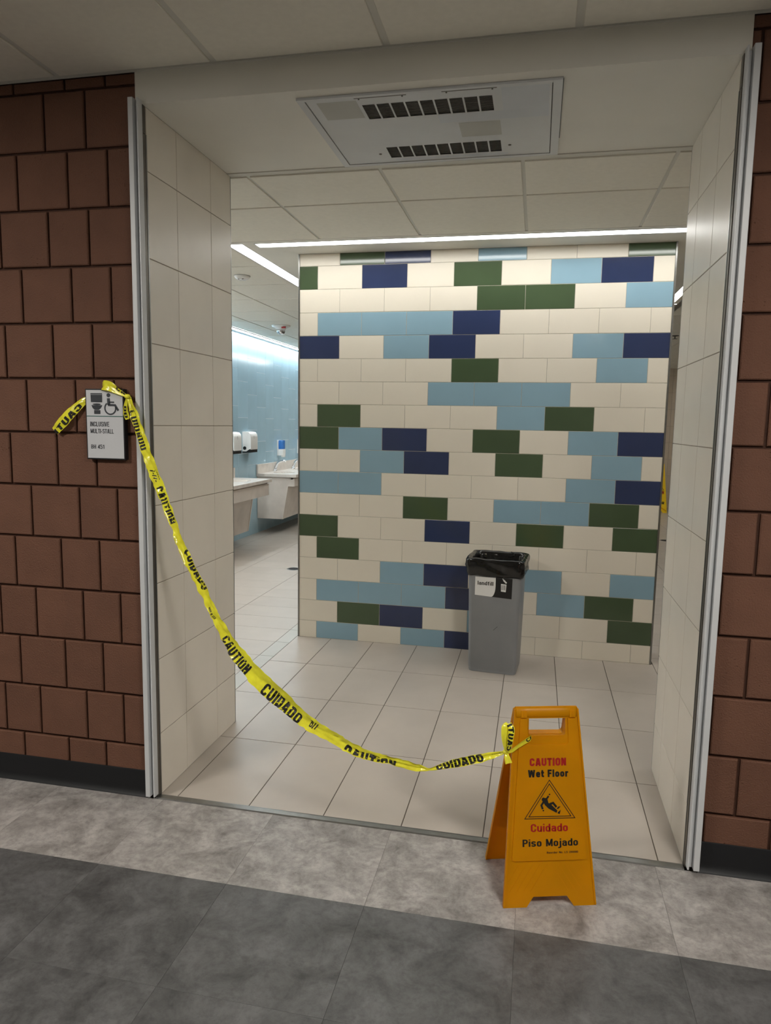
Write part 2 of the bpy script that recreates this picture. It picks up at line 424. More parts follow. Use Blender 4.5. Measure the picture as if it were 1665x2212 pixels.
    if c == 'a': return W, [rnd([(x0, X * .72), (x0, yx), (x1, yx), (x1, 0)], R_), rnd([(x1, X * .56), (x0, X * .56), (x0, y0), (x1, y0), (x1, X * .4)], R_ * .8)]
    if c == 'f': return W * .72, [rnd([(W * .72, y1), (W * .32, y1), (W * .32, 0)], .16), line((0, yx), (W * .72, yx))]
    raise ValueError(c)

def text2d(s, height, width=None, bold=.18):
    """flat lettering drawn with strokes: cap height -> height, total width -> width; returns verts (u, v), faces"""
    V = []; F = []; x = 0.0; sp = .05 + .22 * bold
    for c in s:
        w, st = glyph(c, bold)
        for pts, closed in st:
            v, f = stroke2d([(px + x, py) for px, py in pts], bold, closed)
            o = len(V); V += v; F += [tuple(i + o for i in q) for q in f]
        x += w + sp
    x -= sp
    k = width / x if width else height
    return [(u * k, v * height) for u, v in V], F

def stroke2d(pts, w, closed=False):
    """thick polyline with mitred joints"""
    P = [Vector(q) for q in pts]; n = len(P); L = []; Rr = []
    for i in range(n):
        a = P[i - 1] if (i > 0 or closed) else None; b = P[(i + 1) % n] if (i < n - 1 or closed) else None
        d1 = (P[i] - a).normalized() if a is not None else (b - P[i]).normalized()
        d2 = (b - P[i]).normalized() if b is not None else d1
        t = (d1 + d2).normalized(); nn = Vector((-t.y, t.x)); k = w / 2 / max(.3, nn.dot(Vector((-d1.y, d1.x))))
        L.append(P[i] + nn * k); Rr.append(P[i] - nn * k)
    V = [tuple(q) for q in L] + [tuple(q) for q in Rr]
    F = [(i, (i + 1) % n, n + (i + 1) % n, n + i) for i in range(n if closed else n - 1)]
    return V, F
def disc2d(c, rx, ry=None, n=24):
    ry = ry or rx
    return [(c[0] + rx * math.cos(2 * math.pi * k / n), c[1] + ry * math.sin(2 * math.pi * k / n)) for k in range(n)], [tuple(range(n))]
def arc2d(c, r, a0, a1, w, n=20):
    return stroke2d([(c[0] + r * math.cos(math.radians(a0 + (a1 - a0) * k / n)), c[1] + r * math.sin(math.radians(a0 + (a1 - a0) * k / n))) for k in range(n + 1)], w)
def poly2d(pts): return list(pts), [tuple(range(len(pts)))]
def move2d(vf, du, dv): return [(u + du, v + dv) for u, v in vf[0]], vf[1]

def flat(mb, vf, fn, t):
    """lay flat print (u, v) on a surface given by fn at height t"""
    return mb.add([fn(u, v, t) for u, v in vf[0]], vf[1])

# ================================================================== THE SETTING
CZ, SZ, RZ = 2.680, 2.575, 2.565           # corridor ceiling, passage soffit, restroom ceiling
XL, XR = 0.050, 2.000                       # passage side wall faces
PL, PR = 0.735, 0.714                       # passage depths
FY, FX0, FX1 = 2.168, -0.114, 2.208         # partition face and ends
BX = -2.165                                 # blue wall
EX0, EX1, EY0 = -3.4, 5.0, -4.2             # corridor extents
RXE, RYE = 5.0, 11.6                        # restroom extents
K = 0.2032

# corridor block walls
wl = MB().box(EX0, XL - .012, .011, .12, 0, CZ + .03).build('wall_left', MORTAR)
tag(wl, 'brown painted concrete block wall left of the restroom opening', 'wall', kind='structure')
wr = MB().box(XR + .012, EX1, .011, .12, 0, CZ + .03).build('wall_right', MORTAR)
tag(wr, 'brown painted concrete block wall right of the restroom opening', 'wall', kind='structure')
def courses(parent, bounds, lo, hi):
    for i in range(14):
        z0, z1 = i * K, min((i + 1) * K, CZ + .004)
        b = sorted([lo] + [x for x in bounds[i % 2] if lo + .012 < x < hi - .012] + [hi])
        for a, c in zip(b[:-1], b[1:]):
            tile('block', 'y-', a, c, z0, z1, 0.0, .02, .0035, BLOCK, parent, .009)
ev = [x + .372 * k for k in range(-10, 4) for x in (-.345, -.178)]
od = [x + .372 * k for k in range(-10, 4) for x in (-.257, -.095)]
courses(wl, (ev, od), EX0 + 1.0, .030)
ev = [2.050 + .372 * k for k in range(8)] + [2.257 + .372 * k for k in range(8)]
od = [2.146 + .372 * k for k in range(8)] + [2.310 + .372 * k for k in range(8)]
courses(wr, (ev, od), 2.018, EX1 - 1.4)

# black rubber base
for side, x0, x1, lab in (('left', EX0, .012, 'black rubber cove base under the left block wall'), ('right', 2.042, EX1, 'black rubber cove base under the right block wall')):
    m = MB().prism([(0, 0), (-.018, 0), (-.016, .004), (-.007, .014), (-.004, .03), (-.004, .1), (-.002, .104), (0, .104)],
                   lambda u, v, t: (t, u, v), x0, x1)
    tag(m.build('baseboard_' + side, RUBBER, auto=40), lab, 'baseboard', kind='structure')

# guide rails and steel angles of the opening
def rail(sgn, x, label):
    t = thing('guide_rail', label, 'guide rail', (x, -.015, 0))
    X = lambda a: x + sgn * a
    def bx(n, a, b, y0, y1, z1, m, c=.0015):
        q = MB().cbox(min(X(a), X(b)), max(X(a), X(b)), y0, y1, .012, z1, c); part(q, n, m, t)
    bx('flange', 0, .019, -.032, 0, 2.588, WHITE_MET)
    bx('channel_back', .019, .032, -.011, 0, 2.578, WHITE_MET)
    bx('lip', .032, .038, -.030, 0, 2.586, WHITE_MET)
    return t
rail(1, .012, 'white metal guide rail at the left edge of the opening')
rail(-1, 2.041, 'white metal guide rail at the right edge of the opening')
for i, (x0, x1, lab) in enumerate(((.030, XL, 'dark steel corner angle at the left edge of the tiled passage'), (XR, 2.018, 'dark steel corner angle at the right edge of the tiled passage'))):
    m = MB().cbox(x0, x1, -.003, .018, .005, 2.48, .001)
    tag(m.build('trim_%d' % (1 + i), DSTEEL), lab, 'trim', kind='structure')
    m = MB().cbox(x0, x1, -.003, .018, 2.482, SZ, .001)
    tag(m.build('trim_%d' % (3 + i), DSTEEL), 'short steel cap above the %s corner angle' % ('left', 'right')[i], 'trim', kind='structure')
    xe = (x1 - .0012, x1 + .0012) if i == 0 else (x0 - .0012, x0 + .0012)
    m = MB().box(xe[0], xe[1], .017, .024, .003, 2.48)
    tag(m.build('trim_%d' % (5 + i), STEEL), 'thin bright edge strip beside the %s corner angle' % ('left', 'right')[i], 'trim', kind='structure')

# passage walls (solid blocks between corridor and restroom) with their tiles
pl = MB().box(BX - .3, XL - .002, .12, PL - .004, 0, SZ + .1).box(.0, XL - .002, .018, .12, 0, SZ + .1).build('wall_passage_left', GROUT)
tag(pl, 'left side wall of the passage in large beige tiles', 'wall', kind='structure')
pr = MB().box(XR + .002, RXE + .3, .12, PR - .004, 0, SZ + .1).box(XR + .002, 2.05, .018, .12, 0, SZ + .1).build('wall_passage_right', GROUT)
tag(pr, 'right side wall of the passage in large pale tiles', 'wall', kind='structure')
def passage(parent, ori, x, cols, z0):
    zs = [0.0] + [z0 + .3012 * k for k in range(9) if 0 < z0 + .3012 * k < SZ - .02] + [SZ]
    for a, b in zip(zs[:-1], zs[1:]):
        for c, d in zip(cols[:-1], cols[1:]):
            tile('tile', ori, c, d, a, b, x, .012, .0012, PTILE, parent, .003)
passage(pl, 'x+', XL, [.022, .239, .533, PL], .2505)
passage(pr, 'x-', XR, [.022, .251, .533, PR], .2115)
for i, (x, y, lab) in enumerate(((XL - .003, PL - .003, 'bright metal corner strip at the inner end of the left passage wall'), (XR + .003, PR - .003, 'metal corner strip at the inner end of the right passage wall'))):
    m = MB().box(x - .003, x + .003, y - .002, y + .005, 0, SZ)
    tag(m.build('trim_%d' % (7 + i), STEEL), lab, 'trim', kind='structure')

# header / soffit over the opening
m = MB().box(.024, 2.022, -.001, PL - .004, SZ, CZ + .06)
tag(m.build('trim_9', PAINT), 'white painted header and soffit over the opening', 'soffit', kind='structure')

# restroom shell
m = MB().box(BX - .3, BX - .0015, PL - .01, RYE + .3, 0, RZ + .3)
wb = tag(m.build('wall_restroom_left', BGROUT), 'blue tiled wall behind the wash basins', 'wall', kind='structure')
we = MB().box(BX - .3, RXE + .3, RYE + .008, RYE + .3, 0, RZ + .3).build('wall_restroom_back', GROUT)
tag(we, 'far end wall of the restroom in beige tiles', 'wall', kind='structure')
m = MB().box(RXE, RXE + .3, PR - .01, RYE + .3, 0, RZ + .3)
tag(m.build('wall_restroom_right', RTILE), 'plain beige side wall out of view on the right', 'wall', kind='structure')
ph = (2.12, 1.975, 1.82)
y = 4.64; c = 0
while y < 9.3:
    z = [q for q in (ph[c % 3] - .45 * k for k in range(-2, 6)) if .03 < q < RZ - .02]
    z = [0.0] + sorted(z) + [RZ + .02]
    for a, b in zip(z[:-1], z[1:]):
        tile('tile', 'x+', y, y + .305, a, b, BX, .012, .001, BLUE, wb, .0035)
    y += .305; c += 1
for r in range(9):
    for cc in range(9):
        x0 = 2.35 + .3 * cc
        tile('tile', 'y-', x0, x0 + .3, .305 * r, min(.305 * (r + 1), RZ + .02), RYE, .012, .001, RTILE, we, .003)

# corridor shell out of view
for nm, b, lab in (('wall_corridor_back', (EX0, EX1, EY0 - .2, EY0, 0, CZ + .1), 'corridor wall behind the viewer'),
                   ('wall_corridor_left', (EX0 - .2, EX0, EY0, .1, 0, CZ + .1), 'corridor end out of view on the left'),
                   ('wall_corridor_right', (EX1, EX1 + .2, EY0, .1, 0, CZ + .1), 'corridor end out of view on the right')):
    tag(MB().box(*b).build(nm, CORR_P), lab, 'wall', kind='structure')

# partition with the colour tile pattern
fw = MB().box(FX0 + .004, FX1 - .004, FY + .0016, FY + .28, 0, RZ).build('wall_partition', FGROUT)
tag(fw, 'partition wall of cream tiles with scattered blue, navy and green tiles', 'wall', kind='structure')
ROWS = ['CGNCBCCG', 'GCNCGCBNC', 'CCCCGGCB', 'CBBBNCCCC', 'NCBNCCBN', 'CCCCGCCBC', 'CCCBBBCC', 'CGCCCBGCC', 'GBNCGCBN', 'CCBNCGCBC',
        'BBCCCCBN', 'CCCGCBBGC', 'GCCNCGCG', 'CGCCCCCCC', 'CCBNCBCB', 'CBBBNCBGC', 'CGNCBCCG', 'CBCBNCCCC']
CODE = {'C': CREAM, 'G': GREEN, 'N': NAVY, 'B': SKYB}
TH = .148
zz = [0.0] + [.119 + TH * i for i in range(17)] + [RZ]
for r, row in enumerate(ROWS):
    z1 = zz[18 - r]; z0 = zz[17 - r]
    first = .014 if r % 2 else .162
    xs = [FX0 + .004] + [first + .296 * k for k in range(len(row) - 1)] + [FX1 - .004]
    for c, a, b in zip(row, xs[:-1], xs[1:]):
        tile('tile', 'y-', a, b, z0, z1, FY, .012, .0012, CODE[c], fw, .0028)
for i, x in enumerate((FX0, FX1)):
    m = MB().cbox(x - .005, x + .005, FY - .003, FY + .03, 0, RZ, .001)
    tag(m.build('trim_%d' % (10 + i), STEEL), 'steel edge strip on the %s end of the partition' % ('left', 'right')[i], 'trim', kind='structure')

# ---------------- floors
fl = MB().box(EX0, EX1, EY0, -.014, -.06, -.0012).build('floor', VBASE)
tag(fl, 'corridor floor of light and dark grey stone-look vinyl', 'floor', kind='structure')
yr = [-.014, -.435, -.866, -1.297, -1.728, -2.159, -2.59]
for j, (b, a) in enumerate(zip(yr[:-1], yr[1:])):
    for k in range(-6, 9):
        x0 = .078 + .4565 * k
        tile('tile', 'z+', x0, x0 + .4565, a, b, 0.0, .003, .0003, LVT_L if j == 0 else LVT_D, fl, .0006)
rf = MB().box(BX - .1, RXE, .016, RYE + .1, -.06, -.0015).build('floor', FLGROUT)
tag(rf, 'restroom floor of large beige tiles', 'floor', kind='structure')
ys = [.018, .567, 1.115, 1.640, FY + .01]
xs = [-.125] + [.120 + .3 * k for k in range(7)] + [2.225]
for a, b in zip(ys[:-1], ys[1:]):
    for c, d in zip(xs[:-1], xs[1:]):
        tile('tile', 'z+', c, d, a, b, 0.0, .004, .0006, FTILE, rf, .0038)
for k in range(-1, 28):
    a = 1.139 + .2905 * k
    for c, d in ((-.223, -.125), (-.802, -.223), (-1.381, -.802), (-1.96, -1.381), (-2.17, -1.96)):
        if c == -.223 and a > 4: continue
        tile('tile', 'z+', c, d, a, a + .2905, 0.0, .004, .0006, FTILE2 if c == -.223 else FTILE, rf, .0032)
for k in range(-1, 36):
    a = 1.139 + .2905 * k
    for c, d in ((2.225, 2.80), (2.80, 3.38), (3.38, 3.96)):
        tile('tile', 'z+', c, d, a, a + .2905, 0.0, .004, .0006, FTILE, rf, .0032)
m = MB().prism([(-.016, 0), (.018, 0), (.018, .0025), (.010, .004), (-.012, .004), (-.016, .0015)], lambda u, v, t: (t, u, v - .0005), .046, 1.998)
tag(m.build('trim_12', STEEL), 'flat metal threshold strip between vinyl and floor tiles', 'threshold', kind='structure')

# ---------------- ceilings
ce = MB().box(EX0, EX1, EY0, .0, CZ + .006, CZ + .06).build('ceiling', TBAR)
tag(ce, 'corridor suspended ceiling of large white panels', 'ceiling', kind='structure')
TROF = [(2.423, -2.11), (-1.165, -2.11)]
cy = [-.010, -.61, -1.21, -1.81, -2.41, -3.01, -3.61, -4.19]
for j in range(7):
    for k in range(-6, 8):
        x0 = .330 + .598 * k
        if x0 < EX0 or x0 + .598 > EX1: continue
        tile('panel', 'z-', x0, x0 + .598, cy[j + 1], cy[j], CZ, .01, .002, CEIL, ce, .024)
m = MB().box(EX0, EX1, -.010, .0, CZ + .001, CZ + .008)
part(m, 'wall_angle', TBAR, ce)
rc = MB().box(BX - .05, RXE, PR - .01, RYE + .1, RZ + .006, RZ + .2).build('ceiling', TBAR)
tag(rc, 'restroom suspended ceiling of white panels', 'ceiling', kind='structure')
gx = [.133 + .607 * k for k in range(-4, 9)]; gx = [-2.02] + [g for g in gx if -1.9 < g < 4.9] + [RXE]
gy = [PL] + [1.18 + .645 * k for k in range(17)]
for j in range(len(gy) - 1):
    for i in range(len(gx) - 1):
        xm = (gx[i] + gx[i + 1]) / 2; ym = (gy[j] + gy[j + 1]) / 2
        if -.5 < xm < 2.7 and 1.85 < ym < 6.2: continue
        if xm > 4.4 and ym > 3: continue
        tile('panel', 'z-', gx[i], gx[i + 1], gy[j], gy[j + 1], RZ, .01, .0015, CEIL, rc, .016)
# plain painted band round the partition, cut out for the lamps
band = MB()
LX = (-.486, -.377); RX = (2.497, 2.612); NY = (1.868, 1.966); NX = (-.306, 2.42); LEN = 5.9
for b in ((-.494, LX[0], 1.823, 6.34), (LX[0], LX[1], 1.823, 1.862), (LX[0], LX[1], LEN, 6.34), (LX[1], NX[0], 1.823, 6.34),
          (NX[0], NX[1], 1.823, NY[0]), (NX[0], NX[1], NY[1], 6.34), (NX[1], RX[0], 1.823, 6.34), (RX[0], RX[1], 1.823, 1.862), (RX[0], RX[1], LEN, 6.34), (RX[1], 2.66, 1.823, 6.34)):
    band.box(b[0], b[1], b[2], b[3], RZ, RZ + .01)
part(band, 'painted_band', PAINT, rc)

def lamp(name, label, x0, x1, y0, y1, z, glow, frame=.006, group=None, up=.02):
    t = thing(name, label, 'ceiling light', ((x0 + x1) / 2, (y0 + y1) / 2, z), group)
    f = MB().prism([(x0, y0), (x1, y0), (x1, y1), (x0, y1)], lambda u, v, q: (u, v, q), z - .001, z + .012,
                   [[(x0 + frame, y0 + frame), (x0 + frame, y1 - frame), (x1 - frame, y1 - frame), (x1 - frame, y0 + frame)]])
    part(f, 'frame', WHITE_MET, t)
    part(MB().box(x0 + frame, x1 - frame, y0 + frame, y1 - frame, z + .002, z + .006), 'diffuser', glow, t)
    return t
lamp('linear_light', 'long recessed light strip across the ceiling in front of the partition', NX[0], NX[1], NY[0], NY[1], RZ, L_STRIP)
lamp('linear_light', 'recessed light strip running back along the left of the partition', LX[0], LX[1], 1.862, LEN, RZ, L_STRIP)
lamp('linear_light', 'recessed light strip seen through the gap right of the partition', RX[0], RX[1], 1.862, LEN, RZ, L_STRIP)
lamp('linear_light', 'unseen fill light strip added in the left wing, hidden behind the passage wall', -1.74, -1.60, 1.30, 4.15, RZ - .024, L_FILL)  # wing and aisle strips are added fill, placed out of view
lamp('linear_light', 'unseen fill light strip added in the right wing, hidden behind the passage wall', 2.55, 4.55, 1.12, 1.24, RZ - .024, L_FILL)
lamp('linear_light', 'unseen fill light strip added deep in the left aisle, hidden behind the partition', -.90, -.80, 6.42, 10.2, RZ - .024, L_FILL)
lamp('linear_light', 'unseen fill light strip added deep in the right aisle, hidden behind the partition', 2.62, 2.72, 8.2, 11.0, RZ - .024, L_FILL)
lamp('wall_washer', 'light strip along the top of the blue tiled wall', -2.122, -2.050, PL + .1, RYE - .05, RZ - .008, L_WASH)
for i, (x, y) in enumerate(TROF):
    lamp('troffer_light', 'unseen square corridor ceiling light added behind the viewer, %s one' % ('right', 'left')[i], x - .285, x + .285, y - .285, y + .285, CZ - .004, L_TROF, .012)

# ================================================================== THINGS
# ---------------- ceiling heater unit in the soffit
def heater():
    z = SZ
    t = thing('ceiling_heater', 'white ceiling unit with two grilles in the passage soffit', 'ceiling heater', (1.04, .37, z))
    X0, X1, Y0, Y1 = .598, 1.486, .050, .688
    fr = MB().prism([(X0, Y0), (X1, Y0), (X1, Y1), (X0, Y1)], lambda u, v, q: (u, v, q), z - .009, z + .002,
                    [[(X0 + .026, Y0 + .014), (X0 + .026, Y1 - .020), (X1 - .030, Y1 - .020), (X1 - .030, Y0 + .014)]])
    part(fr, 'frame', WHITE_MET, t)
    g = MB().box(X0 + .022, X1 - .026, Y0 + .011, Y1 - .016, z - .0012, z - .0002)
    part(g, 'shadow_gap', DARKHOLE, t)
    m = MB().box(X0 - .004, X0, Y0 + .02, Y1, z - .0015, z - .0002); part(m, 'edge_gap', PLAST_B, t)
    m = MB().box(X1, X1 + .003, Y0 + .01, Y1 - .15, z - .0015, z - .0002); part(m, 'edge_gap', PLAST_B, t)
    # door sheet with two rows of nine openings
    P0, P1, Q0, Q1 = X0 + .029, X1 - .033, Y0 + .016, Y1 - .021
    holes = []
    for (a, b, y0, y1) in ((.812, 1.2585, .125, .242), (.816, 1.267, .508, .620)):
        n = 9; gp = .0065; w = (b - a - gp * (n - 1)) / n
        for k in range(n):
            x = a + k * (w + gp); holes.append((x, x + w, y0, y1))
    m = MB().prism([(P0, Q0), (P1, Q0), (P1, Q1), (P0, Q1)], lambda u, v, q: (u, v, q), z - .0065, z - .0050,
                   [[(a, c), (a, d), (b, d), (b, c)] for a, b, c, d in holes])
    door = part(m, 'door', WHITE_MET, t)
    for a, b, c, d in holes:
        f = MB(); n = 12
        for k in range(n):
            yy = c + (d - c) * (k + .5) / n
            f.add([(a, yy - .0028, z - .0058), (b, yy - .0028, z - .0058), (b, yy + .0012, z - .0026), (a, yy + .0012, z - .0026)], [(0, 1, 2, 3)])
        part(f, 'louvre', FINS, door)
    for (a, b, c, d, mm) in ((.66, .80, .085, .225, PATCH2), (1.29, 1.445, .075, .245, PATCH), (1.06, 1.445, .2455, .315, PATCH), (1.125, 1.275, .325, .455, PATCH2), (.83, 1.29, .632, .655, PATCH)):
        part(MB().add([(a, c, z - .0068), (b, c, z - .0068), (b, d, z - .0068), (a, d, z - .0068)], [(0, 1, 2, 3)]), 'paint_patch', mm, door)
    for (x, y) in ((.78, .572), (1.30, .560)):
        part(MB().lathe([(.0058, 0), (.0058, -.002), (.003, -.003)], (x, y, z - .0065), n=12), 'screw', DSTEEL, door)
    for (a, b) in ((.797, .977), (1.096, 1.277)):
        part(MB().box(a, b, .066, .0715, z - .0085, z - .0065), 'hinge', DSTEEL, door)
        for x in (a + .015, b - .015):
            part(MB().lathe([(.003, 0), (.003, -.002)], (x, .079, z - .0065), n=8), 'screw', DSTEEL, door)
heater()

# ---------------- room plaque
def plaque():
    x0, x1, z0, z1, yf = -.1985, -.040, 1.327, 1.588, -.024
    t = thing('room_plaque', 'room sign with toilet and wheelchair symbols on the block wall', 'sign', ((x0 + x1) / 2, -.004, z0))
    fn = lambda u, v, n: (u, yf - n, v)
    f = MB().cbox(x0, x1, yf + .001, 0.0, z0, z1, .0012)
    body = part(f, 'backing', PLAQ_F, t)
    p_ = MB().box(x0 + .005, x1 - .004, yf - .0004, yf + .002, z0 + .005, z1 - .005)
    part(p_, 'face', PLAQ, t)
    part(MB().box(x0 + .005, x1 - .004, yf - .0012, yf, 1.4858, 1.4885), 'divider', TEAL, t)
    T1 = .0012
    def sym(name, *shapes):
        m = MB()
        for V, F in shapes:
            for fc in F: m.prism([V[i] for i in fc], fn, .0002, .0016)
        return part(m, name, PLAQ_I, t)
    sym('toilet_symbol', poly2d([(-.1735, 1.5389), (-.1276, 1.5386), (-.1272, 1.566), (-.1742, 1.566)]), poly2d([(-.1752, 1.5676), (-.1262, 1.5676), (-.1275, 1.5715), (-.174, 1.5715)]),
        disc2d((-.1501, 1.5311), .0165, .0031), poly2d([(-.1717, 1.5275), (-.1671, 1.5169), (-.1585, 1.5104), (-.1432, 1.5104), (-.1347, 1.516), (-.128, 1.5275)]),
        poly2d([(-.1613, 1.4955), (-.1364, 1.4955), (-.1364, 1.5092), (-.1613, 1.5092)]))
    w = disc2d((-.1008, 1.5645), .0073)
    sym('wheelchair_symbol', w, stroke2d([(-.1012, 1.5535), (-.1000, 1.5300)], .0115), stroke2d([(-.1035, 1.5290), (-.0745, 1.5282), (-.0620, 1.5085)], .0075),
        stroke2d([(-.0975, 1.5392), (-.0785, 1.5390)], .0052), arc2d((-.0945, 1.5170), .0222, 128, 372, .0050))
    for s, h, u, v, wd in (('INCLUSIVE', .0172, -.1800, 1.4496, .0790), ('MULTI-STALL', .0164, -.1792, 1.4240, .0955), ('BH 451', .0152, -.1786, 1.3667, .0545)):
        V, F = move2d(text2d(s, h, wd, .135), u, v)
        part(flat(MB(), (V, F), fn, .0011), 'lettering', PLAQ_I, t)
plaque()

# ---------------- caution tape
def ribbon(pts, widths, upv, sub=6, amp=.004, seed=0, prof=.25, cols=8):
    """crumpled strip: returns grid of points [i][j], arc length and sampling function"""
    P = [Vector(q) for q in pts]; n = len(P)
    def cr(a, b, c, d, t): return .5 * ((2 * b) + (-a + c) * t + (2 * a - 5 * b + 4 * c - d) * t * t + (-a + 3 * b - 3 * c + d) * t ** 3)
    S = []; W = []
    for i in range(n - 1):
        a, b, c, d = P[max(i - 1, 0)], P[i], P[i + 1], P[min(i + 2, n - 1)]
        for k in range(sub):
            t = k / sub; S.append(cr(a, b, c, d, t)); W.append(widths[i] * (1 - t) + widths[i + 1] * t)
    S.append(P[-1]); W.append(widths[-1])
    L = [0.0]
    for i in range(1, len(S)): L.append(L[-1] + (S[i] - S[i - 1]).length)
    grid = []; U = Vector(upv).normalized()
    for i, q in enumerate(S):
        d = (S[min(i + 1, len(S) - 1)] - S[max(i - 1, 0)]).normalized()
        side = d.cross(U).normalized()          # normal of the strip
        w = side.cross(d).normalized()          # across the strip
        row = []
        for j in range(cols + 1):
            s = j / cols - .5
            fold = prof * W[i] * (abs(s) * 2 - .5) * (.6 + .8 * noise.noise((L[i] * 9, seed, 0)))
            cr_ = amp * noise.noise((L[i] * 42, s * 5 + seed * 3, seed)) * min(1, W[i] / .03) + amp * .6 * noise.noise((L[i] * 90, s * 11, seed + 7)) * min(1, W[i] / .03)
            row.append(q + w * (s * W[i]) + side * (fold + cr_))
        grid.append(row)
    return grid, L, W

def ribbon_mesh(grid):
    m = MB(); c = len(grid[0]); V = [q for r in grid for q in r]
    F = [(i * c + j, i * c + j + 1, (i + 1) * c + j + 1, (i + 1) * c + j) for i in range(len(grid) - 1) for j in range(c - 1)]
    return m.add(V, F)

def on_ribbon(grid, L, s, v, off):
    """point on the strip at arc length s, across v in [0, 1], lifted by off towards the viewer side"""
    s = min(max(s, 0), L[-1] - 1e-5); i = 0
    while L[i + 1] < s: i += 1
    t = (s - L[i]) / max(1e-9, L[i + 1] - L[i]); c = len(grid[0]) - 1
    x = min(max(v, 0), 1) * c; j = min(int(x), c - 1); fx = x - j
    a = grid[i][j].lerp(grid[i][j + 1], fx); b = grid[i + 1][j].lerp(grid[i + 1][j + 1], fx)
    q = a.lerp(b, t)
    nrm = (grid[i + 1][j] - grid[i][j]).cross(grid[i][j + 1] - grid[i][j])
    nrm = nrm.normalized() if nrm.length > 1e-12 else Vector((0, -1, 0))
    if nrm.y > 0: nrm = -nrm
    return q + nrm * off

def print_on(grid, L, s0, s1, text, v0, v1, parent, vmin=.02, vmax=.98, flip=False, bold=.21):
    """lettering wrapped on the strip; what lies beyond vmin..vmax is folded away (cut)"""
    V, F = text2d(text, 1.0, s1 - s0, bold)
    bm = bmesh.new()
    vs = [bm.verts.new((u, v0 + v * (v1 - v0), 0)) for u, v in V]
    for f in F:
        try: bm.faces.new([vs[i] for i in f])
        except ValueError: pass
    step = .006
    k = math.ceil((s0) / step)
    for (co, no) in (((0, vmin, 0), (0, -1, 0)), ((0, vmax, 0), (0, 1, 0))):
        g = list(bm.verts) + list(bm.edges) + list(bm.faces)
        bmesh.ops.bisect_plane(bm, geom=g, plane_co=co, plane_no=no, clear_outer=True)
    x = step
    while x < s1 - s0:
        g = list(bm.verts) + list(bm.edges) + list(bm.faces)
        bmesh.ops.bisect_plane(bm, geom=g, plane_co=(x, 0, 0), plane_no=(1, 0, 0)); x += step
    for q in range(1, 8):
        g = list(bm.verts) + list(bm.edges) + list(bm.faces)
        bmesh.ops.bisect_plane(bm, geom=g, plane_co=(0, q / 8, 0), plane_no=(0, 1, 0))
    bm.verts.index_update()
    m = MB()
    pts = []
    for v in bm.verts:
        if flip: pts.append(on_ribbon(grid, L, s1 - v.co.x, 1 - v.co.y, .0009))
        else: pts.append(on_ribbon(grid, L, s0 + v.co.x, v.co.y, .0009))
    m.add(pts, [[v.index for v in f.verts] for f in bm.faces]); bm.free()
    if m.f: return part(m, 'print', INK, parent)

